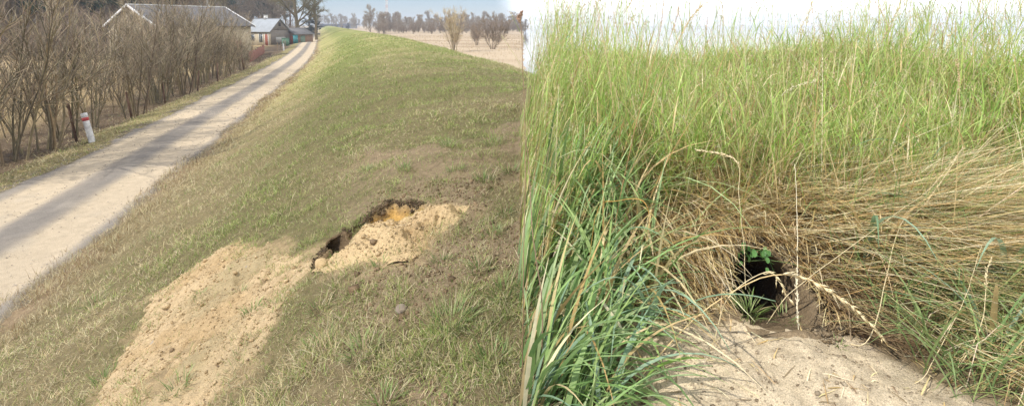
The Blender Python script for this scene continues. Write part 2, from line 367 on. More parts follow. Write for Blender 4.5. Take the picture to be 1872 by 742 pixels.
def burrow(name, h, label, deep, col):
    th = np.linspace(0, 2 * math.pi, 33)[:-1]; rings = []
    def onland(k, dz):
        x = h['c'][0] + k * h['a'] * np.cos(th); y = h['c'][1] + k * h['b'] * np.sin(th)
        w = 1 + .07 * fbm(np.cos(th) * 2 + k, np.sin(th) * 2, 55, 3)
        x = h['c'][0] + (x - h['c'][0]) * w; y = h['c'][1] + (y - h['c'][1]) * w
        return np.stack([x, y, height(x, y) + dz + .022 * fbm(x * 22, y * 22, 57, 3)], -1)
    rings.append(onland(1.34, -.012)); rings.append(onland(1.18, .010)); r1 = onland(1.0, -.004); rings.append(r1)
    c = r1.mean(0); ax = np.array(h['axis']); ax = ax / np.linalg.norm(ax)
    side = np.cross(ax, (0, 0, 1)); side /= np.linalg.norm(side); upv = np.cross(side, ax)
    if np.dot(side, (1, 0, 0)) < 0: side = -side
    last = r1
    for k in range(1, 8):
        q = k / 7; rad = h['a'] * (1.0 - .12 * q)
        circ = c + ax * (deep * q) + rad * (np.cos(th)[:, None] * side + np.sin(th)[:, None] * upv)
        w = min(1, q * 1.8)
        tgt = (r1 + ax * deep * q) * (1 - w) + circ * w
        tgt = tgt + .012 * fbm(th * 3, th * 0 + k, 56, 3)[:, None] * upv
        rings.append(tgt)
    V = np.concatenate(rings + [np.array([c + ax * deep * 1.08])])
    F = []
    n = 32
    for k in range(len(rings) - 1):
        for j in range(n): F.append((k * n + j, k * n + (j + 1) % n, (k + 1) * n + (j + 1) % n, (k + 1) * n + j))
    e = len(V) - 1; k = (len(rings) - 1) * n
    for j in range(0, n, 2): F.append((k + j, k + (j + 1) % n, k + (j + 2) % n, e))
    me = make_mesh(name, V, F, np.broadcast_to(col, V.shape), True)
    return link(name, me, M_ground, label=label, cat='burrow')
burrow('animal_burrow', HOLE_R, 'dark round burrow mouth dug into the bank under the tall grass', .95, (.26, .195, .12))
burrow('animal_burrow', HOLE_L, 'small dark burrow mouth under the turf edge beside the fresh sand', .55, (.15, .105, .06))

# ------------------------------------------------------------------ road
sv = np.concatenate([np.arange(1.0, 30, .12), np.geomspace(30, 900, 170)]); lv = np.linspace(4.15, 7.85, 48)
S2, L2 = np.meshgrid(sv, lv, indexing='ij')
rx, ry = xy(S2, L2)
edge = np.minimum(L2 - 4.42, 7.5 - L2) + .35 * fbm(S2 * .9, L2 * .9, 77, 4)
rz = height(rx.ravel(), ry.ravel()).reshape(rx.shape)
track = np.maximum(np.exp(-((L2 - 5.02) / .46) ** 4), np.exp(-((L2 - 6.72) / .48) ** 4))
rz = rz + np.clip(edge, -.1, .12) * .22 - .004 - .03 * track * (rx * 0 + 1) + .012 * fbm(S2 * 3, L2 * 3, 78, 3) + .02
rt = mixc(np.broadcast_to((.235, .21, .18), rx.shape + (3,)), (.50, .41, .29), np.clip(track * 1.5 + .25 * fbm(S2 * .7, L2 * 2.0, 79, 4), 0, 1))
rt = mixc(rt, (.19, .15, .085), smooth(.10, .0, edge) * .7)
rt = mixc(rt, (.40, .35, .28), smooth(.1, .5, fbm(S2 * 1.4, L2 * 3.5, 80, 4)) * .3)
n2 = len(lv); ii = (np.arange(len(sv) - 1)[:, None] * n2 + np.arange(n2 - 1)[None])
link('road', make_mesh('road', np.stack([rx, ry, rz], -1), np.stack([ii, ii + 1, ii + n2 + 1, ii + n2], -1).reshape(-1, 4), rt.reshape(-1, 3), True), M_road, kind='structure')
def road_z(x, y): return height(x, y) + .03

# loose stones of the road
n = 9500
s = np.exp(rng.uniform(math.log(6), math.log(45), n)); pick = rng.random(n)
l = np.where(pick < .55, rng.normal(5.88, .22, n), np.where(pick < .72, rng.normal(4.5, .16, n), np.where(pick < .88, rng.normal(7.45, .2, n), rng.uniform(4.5, 7.5, n))))
x, y = xy(s, l); sz = rng.uniform(.005, .013, n) * np.clip(s / 12, .8, 1.8)
c = np.array([(.40, .36, .31), (.30, .265, .225), (.52, .45, .35), (.24, .21, .18)])[rng.integers(0, 4, n)]
v, f, t = lumps(rng, np.stack([x, y, road_z(x, y) + sz * .1], -1), sz, c)
link('road_gravel', make_mesh('road_gravel', v, f, t), M_pebble, label='loose grey gravel along the middle and edges of the track', cat='gravel', kind='stuff')

# ------------------------------------------------------------------ dug sand
def sand_sheet(name, poly, step, thick, label, scarp, heap):
    p = np.array(poly); x0, y0 = p.min(0) - .15; x1, y1 = p.max(0) + .15
    xs = np.arange(x0, x1, step); ys = np.arange(y0, y1, step); X, Y = np.meshgrid(xs, ys, indexing='ij')
    sd = seg_dist(X, Y, poly, True) + (.18 if heap else .20) * fbm(X * 3.2, Y * 3.2, 101, 5) + (.05 if heap else .10) * fbm(X * 13, Y * 13, 102, 3)
    if scarp: sd = np.minimum(sd, seg_dist(X, Y, SCARP, False) * np.where(seg_dist(X, Y, poly, True) > 0, 1, -1) - .015 - .17 * bowl(X, Y) + .03 * fbm(X * 9, Y * 9, 103, 3))
    Z = height(X.ravel(), Y.ravel()).reshape(X.shape) + thick * smooth(0, .22, sd) - .012 + .02 * smooth(-.04, .04, sd)
    on = smooth(-.02, .22, sd) if heap else .15 + .85 * smooth(.0, .35, sd)
    if heap:
        Z += on * (.045 * np.exp(-(((X + .50) / .20) ** 2 + ((Y - 3.72) / .28) ** 2)) + .02 * np.exp(-(((X + .85) / .3) ** 2 + ((Y - 3.35) / .16) ** 2)))
        Z += on * np.maximum(.055 * fbm(X * 4, Y * 4, 110, 3), -.012)
    Z += on * (np.maximum((.075 if heap else .055) * fbm(X * 7, Y * 7, 111, 5), -.014) + .040 * np.abs(fbm(X * 17, Y * 17, 114, 3)) + .012 * np.abs(fbm(X * 36, Y * 36, 112, 2)))
    foot = fbm(X * 5.5, Y * 5.5, 113, 2); Z -= on * .035 * smooth(.18, .34, foot)
    Z -= .06 * smooth(0.01, -.06, sd)
    nx, ny = X.shape; ii = (np.arange(nx - 1)[:, None] * ny + np.arange(ny - 1)[None])
    F = np.stack([ii, ii + ny, ii + ny + 1, ii + 1], -1)
    k = (sd[:-1, :-1] > -.06) & (hole_d(HOLE_L, X[:-1, :-1], Y[:-1, :-1]) > 1.15)
    F = F[k]; used = np.unique(F); mp = np.zeros(nx * ny, int); mp[used] = np.arange(len(used))
    V = np.stack([X, Y, Z], -1).reshape(-1, 3)[used]
    fresh = (.60, .445, .245) if heap else (.54, .405, .235)
    c = mixc(np.broadcast_to(fresh, (len(used), 3)), (.46, .325, .17), smooth(0, .4, fbm(V[:, 0] * 3, V[:, 1] * 3, 120, 4)) * (.9 if heap else .7))
    if not heap: c = mixc(c, (.36, .29, .16), smooth(.1, .5, fbm(V[:, 0] * 1.3, V[:, 1] * 1.3, 121, 4)) * .7)
    link(name, make_mesh(name, V, mp[F], c, True), M_sand, label=label, cat='sand')
    return (V, sd.reshape(-1)[used])
UPV, UPD = sand_sheet('sand_heap', SAND_UP, .0085, .018, 'fresh lumpy pale yellow sand thrown out below the orange scarp', True, True)
LOV, LOD = sand_sheet('sand_patch', SAND_LOW, .013, .016, 'wide flat patch of washed sand spread down the dike slope', False, False)
# crumbs of sand and of dark soil
k1 = rng.choice(np.where(UPD > .04)[0], 1500); k2 = rng.choice(np.where(LOD > .0)[0], 4200)
pos = np.concatenate([UPV[k1], LOV[k2]]); sz = np.exp(rng.normal(math.log(.0045), .55, len(pos))); pos[:, 2] += sz * .25
sz[1500:] *= .85; c = np.array([(.62, .47, .27), (.52, .38, .21), (.42, .30, .16), (.28, .20, .12)])[rng.choice(4, len(pos), p=[.45, .35, .15, .05])]
v, f, t = lumps(rng, pos, sz, c, .75)
link('sand_crumbs', make_mesh('sand_crumbs', v, f, t), M_sand, label='small crumbs of sand and soil strewn over the dug sand', cat='crumbs', kind='stuff')
n = 2600
u = rng.uniform(0, len(SCARP) - 1.001, n); i = u.astype(int); sc = np.array(SCARP); pp = sc[i] * (1 - (u - i))[:, None] + sc[i + 1] * (u - i)[:, None] + np.abs(rng.normal(0, .04, (n, 1))) * np.array([-.55, .83]) + rng.normal(0, .014, (n, 2))
sz = np.exp(rng.normal(math.log(.006), .5, n)); k = (hole_d(HOLE_L, pp[:, 0], pp[:, 1]) > 1.1) & ((bowl(pp[:, 0], pp[:, 1]) < .45) | (seg_dist(pp[:, 0], pp[:, 1], SAND_UP, True) < -.01)); pp = pp[k]; sz = sz[k]
k = (bowl(pp[:, 0], pp[:, 1]) > .12) | (hole_d(HOLE_L, pp[:, 0], pp[:, 1]) < 2.0) | (rng.random(len(pp)) < .15); pp = pp[k]; sz = sz[k]
v, f, t = lumps(rng, np.column_stack([pp, height(pp[:, 0], pp[:, 1]) + sz * .2]), sz, np.array([(.12, .085, .05), (.17, .12, .07), (.09, .065, .04)])[rng.integers(0, 3, len(pp))], .8)
link('soil_clods', make_mesh('soil_clods', v, f, t), M_ground, label='dark crumbled soil along the broken turf edge above the sand', cat='soil', kind='stuff')
n = 5200
x = rng.uniform(-1.3, 0.5, n); y = rng.uniform(1.6, 4.6, n); s, l = sl(x, y); k = (bare_soil(x, y, s, l) > .35) & (seg_dist(x, y, SAND_UP, True) < .02) & (seg_dist(x, y, SAND_LOW, True) < .02)
x, y = x[k], y[k]; sz = np.exp(rng.normal(math.log(.006), .5, len(x)))
v, f, t = lumps(rng, np.column_stack([x, y, height(x, y) + sz * .2]), sz, np.array([(.24, .165, .095), (.17, .12, .07), (.31, .22, .13)])[rng.integers(0, 3, len(x))], .8)
link('soil_crumbs', make_mesh('soil_crumbs', v, f, t), M_ground, label='crumbly brown soil between the tufts on the crest', cat='soil', kind='stuff')
def stone(x, y, sz, col, label, flat=.7):
    rg = np.random.default_rng(int(abs(x * 1000)) + 3)
    import bmesh
    bm = bmesh.new(); bmesh.ops.create_icosphere(bm, subdivisions=3, radius=1)
    for w in bm.verts:
        c = w.co; q = 1 + .35 * float(fbm(np.array([c.x * 1.3 + x * 9]), np.array([c.y * 1.3 + c.z]), 7, 3)[0])
        c *= q; c.x = math.copysign(abs(c.x) ** .8, c.x); c.z *= flat
    me = bpy.data.meshes.new('stone'); bm.to_mesh(me); bm.free(); me.polygons.foreach_set('use_smooth', [True] * len(me.polygons))
    o = link('stone', me, plain('stone_surface', col, .9, 30, .25, .5, 60), label=label, cat='stone', loc=(x, y, H1(x, y) + sz * flat * .45)); o.scale = (sz, sz * .8, sz); o.rotation_euler = (0, .1, x * 3)
stone(-1.40, 3.50, .065, (.58, .42, .22), 'sandy block the size of a fist at the lower corner of the fresh sand', .8)
stone(-2.59, 3.40, .042, (.42, .36, .28), 'smooth grey brown stone near the left edge of the wide sand patch', .55)
stone(-2.22, 4.0, .028, (.36, .31, .25), 'small grey stone near the top of the wide sand patch')
stone(-.62, 2.62, .040, (.30, .24, .18), 'flat brownish stone lying on bare soil below the heap', .4)

# ------------------------------------------------------------------ turf of the dike (nobody could count it)
def pal(rg, cols, n, p=None, var=.18):
    c = np.array(cols)[rg.choice(len(cols), n, p=p)]
    return c * rg.uniform(1 - var, 1 + var, (n, 1)) * rg.uniform(.94, 1.06, (n, 3))
GREEN = [(.23, .31, .075), (.29, .35, .10), (.18, .25, .065), (.35, .37, .13)]
DRY = [(.53, .445, .26), (.44, .36, .19), (.61, .53, .33), (.34, .26, .14)]
n = 545000
r = np.exp(rng.uniform(math.log(1.55), math.log(75), n)); a = np.radians(rng.uniform(-50, 3.5, n))
x = r * np.sin(a); y = r * np.cos(a); s, l = sl(x, y)
sd = on_sand(x, y); dr = dryness(x, y, s, l); bs = bare_soil(x, y, s, l) * (1 - smooth(8, 14, r))
p = np.ones(n) * (1 - .72 * bs)
sdn = sd + .25 * fbm(x * 5, y * 5, 132, 4)
p *= np.where(sd > -.0, np.where(sdn > .28, .06 + .40 * smooth(-.05, .3, fbm(x * 2.2, y * 2.2, 135, 4)) * (x < -1.5), np.clip(.9 - 2.6 * sdn, .1, .9)), 1)
p *= np.where((l > 4.35) & (l < 7.55), np.where((l > 5.65) & (l < 6.1), .02, np.where(l < 4.6, .25, 0)), 1)
p *= np.where(l > 9.6, .35, 1) * (l < 16) * (l > -9) * (1 - smooth(.02, .2, x) * smooth(1.4, 1.9, y) * (r < 9))
p *= .40 + .60 * smooth(-.25, .2, fbm(x * 4.0, y * 4.0, 133, 4))
k = (rng.random(n) < p) & (hole_d(HOLE_L, x, y) > 1.2)
x, y, r, s, l, dr = x[k], y[k], r[k], s[k], l[k], dr[k]; n = len(x)
isdry = rng.random(n) < np.clip(.18 + .75 * dr + .25 * (l > 3.3), 0, .97)
col = np.where(isdry[:, None], pal(rng, DRY, n, None, .34), pal(rng, GREEN, n, None, .34))
tall = (.55 + 1.1 * smooth(-.25, .45, fbm(x * 4.5, y * 4.5, 145, 3))) + 1.1 * smooth(2.9, 3.8, l) * (l < 4.7) * smooth(-.1, .3, fbm(x * 1.2, y * 1.2, 140, 3)) + .35 * smooth(.1, .4, fbm(x * 1.1, y * 1.1, 141, 3))
ln = rng.uniform(.030, .080, n) * tall * np.clip((r / 9) ** .35, .75, 2.0) * np.where(isdry, 1.15, .9)
wd = np.maximum(.0030, r * .00068) * rng.uniform(.7, 1.3, n)
lay = np.where(isdry, rng.uniform(.5, 1.35, n), rng.uniform(.1, 1.0, n))
sdk = on_sand(x, y); base = np.stack([x, y, height(x, y) - .004 + .015 * smooth(-.02, .12, sdk)], -1)
az0 = rng.uniform(0, 6.283, n)
tparts = []
for sg, kk in ((2, r < 8), (1, r >= 8)):      # far blades need fewer faces
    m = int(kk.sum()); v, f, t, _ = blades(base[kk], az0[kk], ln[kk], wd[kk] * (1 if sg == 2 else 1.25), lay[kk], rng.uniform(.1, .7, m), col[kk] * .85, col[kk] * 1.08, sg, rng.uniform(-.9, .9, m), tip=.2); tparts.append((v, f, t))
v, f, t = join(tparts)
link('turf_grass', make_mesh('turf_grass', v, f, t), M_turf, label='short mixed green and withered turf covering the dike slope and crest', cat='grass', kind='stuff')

# withered taller grass along the road edge and rough dry growth behind the hedge and on the flood plain
def scatter(n, s0, s1, l0, l1, lnr, wr, cols, lay, name, label, dens=None, seg=3, mat=None):
    s = np.exp(rng.uniform(math.log(s0), math.log(s1), n)); l = rng.uniform(l0, l1, n); x, y = xy(s, l)
    if dens is not None: k = rng.random(n) < dens(x, y); x, y, s = x[k], y[k], s[k]
    n = len(x); r = np.hypot(x, y); c = pal(rng, cols, n)
    v, f, t, _ = blades(np.stack([x, y, height(x, y) - .01], -1), rng.uniform(0, 6.28, n), rng.uniform(*lnr, n), np.maximum(wr, r * .0006) * rng.uniform(.7, 1.3, n), rng.uniform(0, lay, n), rng.uniform(0, .8, n), c * .8, c * 1.05, seg, rng.uniform(-1, 1, n), tip=.2)
    link(name, make_mesh(name, v, f, t), mat or M_straw, label=label, cat='grass', kind='stuff')
scatter(16000, 4.5, 40, 3.55, 4.65, (.07, .20), .0028, DRY + [(.30, .2, .1)], .9, 'roadside_dry_grass', 'withered straw coloured grass fringing the near edge of the track', lambda x, y: smooth(-.15, .3, fbm(x * 1.3, y * 1.3, 150, 3)))
scatter(9000, 9, 60, 7.5, 9.2, (.04, .10), .003, GREEN[:2] + DRY, .9, 'verge_grass', 'short olive grass on the verge between track and hedge')
scatter(7000, 10, 60, 9.0, 13, (.05, .22), .005, [(.22, .15, .085), (.30, .21, .12), (.16, .11, .07)], 1.4, 'hedge_litter', 'brown litter and dead stalks on the ground under the hedge', seg=2)
scatter(9000, 10, 90, 12.5, 24, (.4, 1.0), .010, [(.45, .34, .18), (.38, .28, .14), (.52, .41, .23)], .5, 'dry_reeds', 'tan dead reeds and grass standing behind the hedge', seg=2)
scatter(14000, 22, 170, -75, -10.5, (.15, .5), .012, [(.50, .38, .22), (.42, .31, .18), (.56, .44, .27)], .9, 'flood_plain_grass', 'tan withered grass over the flood plain', seg=2)

# ------------------------------------------------------------------ single tufts on the bare crest
def tuft(x, y, n, size, green, label, name='grass_tuft', group='grass tufts on the bare crest'):
    rg = np.random.default_rng(int((x + 9) * 1371 + (y + 3) * 771))
    a = rg.uniform(0, 6.28, n); q = np.sqrt(rg.random(n)) * size * .45
    bx = q * np.cos(a); by = q * np.sin(a); z0 = H1(x, y)
    bz = height(x + bx, y + by) - z0 - .006 + .03 * smooth(0, .1, on_sand(x + bx, y + by))
    isd = rg.random(n) > green
    c = np.where(isd[:, None], pal(rg, DRY, n), pal(rg, [(.22, .32, .09), (.29, .38, .13), (.35, .42, .17), (.16, .25, .07)], n))
    v, f, t, _ = blades(np.stack([bx, by, bz], -1), a + rg.normal(0, .5, n), rg.uniform(.45, 1.05, n) * size * .8, rg.uniform(.0035, .0065, n), rg.uniform(.15, .95, n), rg.uniform(.2, 1.0, n), c * .8, c * 1.12, 4, rg.uniform(-.4, .4, n), tip=.1)
    link(name, make_mesh(name, v, f, t), M_leaf, label=label, cat='grass tuft', group=group, loc=(x, y, z0))
TUFTS = [(-.74, 2.32, 90, .17, .75, 'spiky green tuft low on the crest, left of the broad tuft pair'),
 (-.30, 2.42, 130, .22, .8, 'broad green tuft on bare soil at the bottom of the crest'),
 (-.20, 2.85, 80, .15, .6, 'pale tuft above the broad green tuft on the crest'),
 (-.12, 3.30, 70, .14, .7, 'green tuft right of the sand heap near its foot'),
 (-.05, 3.62, 60, .12, .65, 'small tuft level with the right end of the sand heap'),
 (-.46, 3.08, 70, .13, .55, 'half dry tuft just below the sand heap'),
 (-.03, 2.58, 110, .18, .8, 'lush green tuft at the edge of the tall grass'),
 (-.08, 2.12, 90, .16, .7, 'lowest green tuft beside the tall grass'),
 (-.25, 4.45, 90, .20, .7, 'wide tuft behind the sand heap on brown soil'),
 (-.02, 4.60, 80, .20, .65, 'wide tuft behind the heap close to the tall grass'),
 (-.55, 4.75, 70, .16, .75, 'green tuft above the orange scarp on bare soil'),
 (-1.12, 5.05, 70, .16, .7, 'green tuft on bare ground up the slope from the scarp'),
 (-.72, 5.6, 80, .2, .65, 'pale green tuft farther along the crest'),
 (-.2, 5.5, 90, .22, .7, 'low spreading tuft on the crest beyond the bare soil'),
 (-1.62, 5.4, 60, .15, .75, 'small tuft on the slope left of the bare soil'),
 (-.88, 3.17, 26, .13, .95, 'thin bright sprout growing on the fresh sand'),
 (-1.90, 2.62, 46, .13, .8, 'thin green tuft at the foot of the wide sand patch'),
 (-1.75, 3.15, 36, .11, .85, 'sparse sprout on the right side of the wide sand patch'),
 (-2.55, 3.85, 30, .10, .85, 'sparse sprout in the middle of the wide sand patch'),
 (-2.05, 3.55, 30, .10, .8, 'sparse sprout right of centre on the wide sand patch'),
 (-2.9, 3.3, 60, .16, .7, 'dark green leafy tuft left of the wide sand patch'),
 (-1.05, 2.55, 70, .15, .45, 'mostly dry tuft between the two sand areas near the front'),
 (-1.2, 2.95, 60, .14, .4, 'dry tuft between the wide sand patch and the heap'),
 (-.55, 2.0, 80, .15, .6, 'tuft at the very front of the crest'),
 (-1.45, 2.2, 80, .15, .55, 'tuft at the front between the sand and the crest'),
 (-3.35, 2.7, 70, .17, .5, 'tuft on the lower slope at the front left'),
 (-4.6, 5.2, 90, .22, .35, 'withered tussock on the slope above the track edge'),
 (-5.2, 6.9, 100, .25, .3, 'withered tussock beside the track, farther up'),
 (-4.1, 7.9, 90, .24, .35, 'straw coloured tussock halfway down the slope')]
for q in TUFTS: tuft(*q)

# ------------------------------------------------------------------ the tall grass stand on the right
def green_cols(n): return pal(rng, [(.37, .53, .12), (.44, .58, .16), (.29, .45, .10), (.52, .60, .22)], n)
STRAW = [(.72, .60, .34), (.64, .49, .24), (.80, .71, .47), (.50, .35, .15)]
n = 12500
r = rng.uniform(2.2, 7.0, n)
a = np.radians(rng.uniform(.9, 51, n)); x = r * np.sin(a); y = r * np.cos(a)
front = toe(x) + .62 + .25 * fbm(x * 1.4, y * 0, 160, 3) - .35 * smooth(.7, .25, x)
k = (y > front) & (y < 6.4) & (rng.random(n) < .45 + .55 * smooth(-.2, .25, fbm(x * 1.6, y * 1.6, 161, 3)))
x, y = x[k], y[k]; n = len(x)
tl = (rng.random(n) < .28 + .35 * fbm(x * .8, y * .8, 163, 2)) & (y < 5.2); ht = np.where(tl, rng.uniform(.62, 1.12, n), rng.uniform(.30, .60, n)) * np.where(tl, 1, 1 - .58 * smooth(3.0, 5.8, y)) * (1 + .75 * fbm(x * 1.1, y * 1.1, 162, 3))
az0 = rng.uniform(0, 6.283, n); az0 = np.where(x < .3, rng.uniform(-1.3, 1.3, n), az0)
base = np.stack([x, y, height(x, y) - .01], -1)
g = green_cols(n); dryst = rng.random(n) < .26
c0 = pal(rng, STRAW[:2] + [(.40, .34, .12)], n); c1 = np.where(dryst[:, None], pal(rng, STRAW, n), g)
v1, f1, t1, P = blades(base, az0, ht, rng.uniform(.0032, .0052, n), np.abs(rng.normal(0, .10, n)), rng.uniform(0, .45, n), c0, c1, 5, rng.uniform(-1.5, 1.5, n), tip=.6, mid=0)
parts = [(v1, f1, t1)]
for q in range(4):      # leaves on the stems
    tt = rng.uniform(.04, .62, n); i = np.minimum((tt * 5).astype(int), 4); fr = (tt * 5 - i)[:, None]
    b = P[np.arange(n), i] * (1 - fr) + P[np.arange(n), i + 1] * fr
    az1 = rng.uniform(0, 6.283, n); az1 = np.where(x < .45, rng.uniform(-1.4, 1.4, n), az1)
    dead = rng.random(n) < np.where(tt < .25, .72, .16)
    c = np.where(dead[:, None], pal(rng, STRAW, n), green_cols(n))
    v, f, t, _ = blades(b, az1, rng.uniform(.16, .38, n), rng.uniform(.0045, .011, n), rng.uniform(.12, .5, n), rng.uniform(.3, 1.7, n), c * .9, c * 1.1, 4, rng.uniform(-.5, .5, n), tip=.06)
    parts.append((v, f, t))
v, f, t = join(parts)
link('tall_meadow_grass', make_mesh('tall_meadow_grass', v, f, t), M_leaf, label='dense stand of tall green flowering grass behind the burrow', cat='grass', kind='stuff')
# loose flower heads of that grass
k = np.where(((rng.random(n) < .2) | tl) & (y < 5.2))[0]; top = P[k][:, -1]; prev = P[k][:, -2]; m = len(k); W = 16
u = rng.random((m, W)); b = prev[:, None] * (1 - u[..., None]) * .55 + top[:, None] * (1 - (1 - u[..., None]) * .55)
b = b + rng.normal(0, 1, (m, W, 3)) * (.006 + .020 * (1 - u))[..., None] * np.array([1, 1, .6]); b = b.reshape(-1, 3)
c = np.repeat(pal(rng, [(.62, .52, .32), (.54, .46, .24), (.50, .38, .26), (.66, .60, .40)], m), W, 0)
v, f, t, _ = blades(b, rng.uniform(0, 6.28, len(b)), rng.uniform(.010, .022, len(b)), rng.uniform(.003, .0055, len(b)), rng.uniform(0, 1.3, len(b)), .3, c, c, 2, rng.uniform(-1.5, 1.5, len(b)), tip=.1)
link('grass_flower_heads', make_mesh('grass_flower_heads', v, f, t), M_straw, label='fine pale flower heads topping the tall grass stand', cat='grass', kind='stuff')

# dense low leaves at the foot of the stand
n = 26000
r = rng.uniform(2.0, 6.4, n); a = np.radians(rng.uniform(.8, 52, n)); x = r * np.sin(a); y = r * np.cos(a)
k = (y > toe(x) + .42 - .3 * smooth(.7, .25, x)) & (y < 6.0); x, y = x[k], y[k]; n = len(x)
dead = rng.random(n) < .62; c = np.where(dead[:, None], pal(rng, STRAW + [(.34, .23, .10)], n), green_cols(n) * .85)
az0 = np.where(x < .4, rng.uniform(-1.4, 1.4, n), rng.uniform(0, 6.28, n))
v, f, t, _ = blades(np.stack([x, y, height(x, y) - .01], -1), az0, rng.uniform(.18, .55, n), rng.uniform(.003, .007, n), rng.uniform(0, .7, n), rng.uniform(.2, 1.6, n), c * .85, c * 1.05, 4, rng.uniform(-.7, .7, n), tip=.1)
link('grass_undergrowth', make_mesh('grass_undergrowth', v, f, t), M_leaf, label='matted low leaves at the foot of the tall grass', cat='grass', kind='stuff')

# lush green leaves left of the bare sand
n = 1250
x = .03 + .62 * rng.random(n) ** .9; y = rng.uniform(1.45, 3.1, n); k = (apron(x, y) < .3) & ((x < .36) | (y > 1.95)); x, y = x[k], y[k]; n = len(x)
dead = rng.random(n) < .13 + .3 * (x > .48); c = np.where(dead[:, None], pal(rng, STRAW, n), pal(rng, [(.22, .35, .12), (.30, .44, .17), (.36, .50, .18), (.17, .28, .09), (.43, .54, .26)], n))
az0 = np.where(x < .42, rng.uniform(-1.5, 1.25, n), rng.uniform(-2.4, 2.4, n))
v, f, t, _ = blades(np.stack([x, y, height(x, y) - .01], -1), az0, rng.uniform(.30, .85, n) * (1 - .35 * smooth(1.9, 1.5, y)), rng.uniform(.010, .026, n), np.abs(rng.normal(.12, .3, n)), rng.uniform(.3, 2.6, n), c * .75, c * 1.12, 7, rng.uniform(-.6, .6, n), tip=.06)
link('lush_green_grass', make_mesh('lush_green_grass', v, f, t), M_leaf, label='lush dark green grass leaning left of the bare sand', cat='grass', kind='stuff')

# dry straw combed down round the burrow
def straw(n, xr, yr, azr, lr, a0r, a1r, cols, name, label, clampr, cond=None, w=(.0036, .0075), mat=None, seg=6, open_=True):
    x = rng.uniform(*xr, n); y = rng.uniform(*yr, n)
    k = (hole_d(HOLE_R, x, y) > 1.05)
    if cond is not None: k &= cond(x, y)
    x, y = x[k], y[k]; n = len(x); c = pal(rng, cols, n)
    v, f, t, Q = blades(np.stack([x, y, height(x, y) - .005], -1), rng.normal(azr[0], azr[1], n), rng.uniform(*lr, n), rng.uniform(*w, n), rng.uniform(*a0r, n), rng.uniform(*a1r, n), c * .9, c * 1.08, seg, rng.uniform(-.9, .9, n), clamp=rng.uniform(*clampr, n), tip=.2)
    # leave the burrow mouth and the trodden sand open
    mid = Q[:, 2:].reshape(-1, 3); bad = ((hole_d(HOLE_R, mid[:, 0], mid[:, 1] + .04) < .92) | (apron(mid[:, 0], mid[:, 1]) > .75)).reshape(n, -1).sum(1) > 1
    bad &= open_
    kf = np.repeat(~bad, seg); f = f[kf]; us = np.unique(f); mp = np.zeros(len(v), int); mp[us] = np.arange(len(us))
    link(name, make_mesh(name, v[us], mp[f], t[us]), mat or M_straw, label=label, cat='straw', kind='stuff')
straw(3300, (1.2, 3.4), (2.15, 3.0), (-.55, .38), (.35, .85), (.9, 1.4), (.1, .7), STRAW, 'combed_straw', 'long dry straw lying combed to the lower right of the burrow', (.01, .11))
straw(1500, (1.1, 2.6), (2.35, 2.9), (2.9, .6), (.3, .6), (.9, 1.4), (.1, .7), STRAW, 'crossed_straw', 'dry straw lying across the bank above the burrow', (.01, .09))
straw(1500, (.55, 1.06), (2.12, 2.65), (-1.5, .35), (.16, .42), (.7, 1.4), (.4, 1.2), STRAW + [(.36, .25, .11)], 'hanging_straw', 'dry straw hanging down the bank left of the burrow', (.004, .05))
straw(800, (.98, 1.32), (2.30, 2.5), (-1.5, .5), (.10, .2), (.6, 1.3), (.4, 1.2), STRAW + [(.36, .25, .11)], 'overhanging_straw', 'short dry straw hanging over the top of the burrow mouth', (.01, .06))
straw(900, (1.22, 1.55), (2.02, 2.5), (-1.9, .7), (.08, .26), (.8, 1.45), (.2, .9), STRAW + [(.36, .26, .14)], 'rim_straw', 'dry straw lying over the right rim of the burrow', (.004, .04))
straw(1100, (.9, 1.5), (2.0, 2.42), (-1.7, .6), (.04, .13), (.7, 1.5), (.3, 1.2), STRAW + [(.36, .26, .14), (.30, .22, .12)], 'rim_fringe', 'short dry fringe hanging round the rim of the burrow', (.006, .03), lambda x, y: (hole_d(HOLE_R, x, y) < 1.55) & ((x > 1.2) | (y > 2.2)), open_=False)
n = 700; a = rng.uniform(-1.2, 2.2, n); q = rng.uniform(1.0, 1.5, n); x = HOLE_R['c'][0] + q * HOLE_R['a'] * np.cos(a); y = HOLE_R['c'][1] + q * HOLE_R['b'] * np.sin(a); sz = np.exp(rng.normal(math.log(.005), .5, n))
v, f, t = lumps(rng, np.column_stack([x, y, height(x, y) + .008 + sz * .2]), sz, np.array([(.40, .31, .20), (.30, .225, .14), (.22, .16, .095)])[rng.integers(0, 3, n)])
link('rim_crumbs', make_mesh('rim_crumbs', v, f, t), M_sand, label='crumbly earth on the right rim of the burrow', cat='soil', kind='stuff')
straw(3600, (1.55, 3.2), (1.35, 2.75), (-.9, .8), (.25, .7), (.6, 1.4), (.2, 1.0), STRAW + [(.30, .36, .12), (.24, .33, .10), (.34, .30, .12)], 'sprawling_grass', 'half green grass sprawling over the bank on the far right', (.01, .16), w=(.0025, .006))
straw(1300, (1.28, 1.66), (1.88, 2.2), (-1.0, .6), (.08, .2), (.7, 1.4), (.2, .8), [(.36, .26, .15), (.46, .35, .2), (.27, .19, .11)], 'matted_straw', 'short grey brown straw mat just right of the burrow', (.003, .02))
straw(130, (.5, 1.65), (1.4, 2.1), (0, 3), (.03, .16), (1.35, 1.55), (0, .1), STRAW + [(.3, .22, .13)], 'sand_litter', 'bits of straw strewn on the trodden sand', (.002, .008), seg=3, open_=False)
straw(900, (.45, 1.0), (1.75, 2.2), (-.9, .9), (.05, .14), (1.1, 1.5), (0, .3), STRAW, 'straw_bits', 'loose bits of straw at the edge of the trodden sand', (.002, .01))
n = 1500
x = rng.uniform(1.5, 3.4, n); y = rng.uniform(1.5, 2.9, n)
c = pal(rng, [(.28, .40, .15), (.36, .47, .18), (.22, .33, .12)], n)
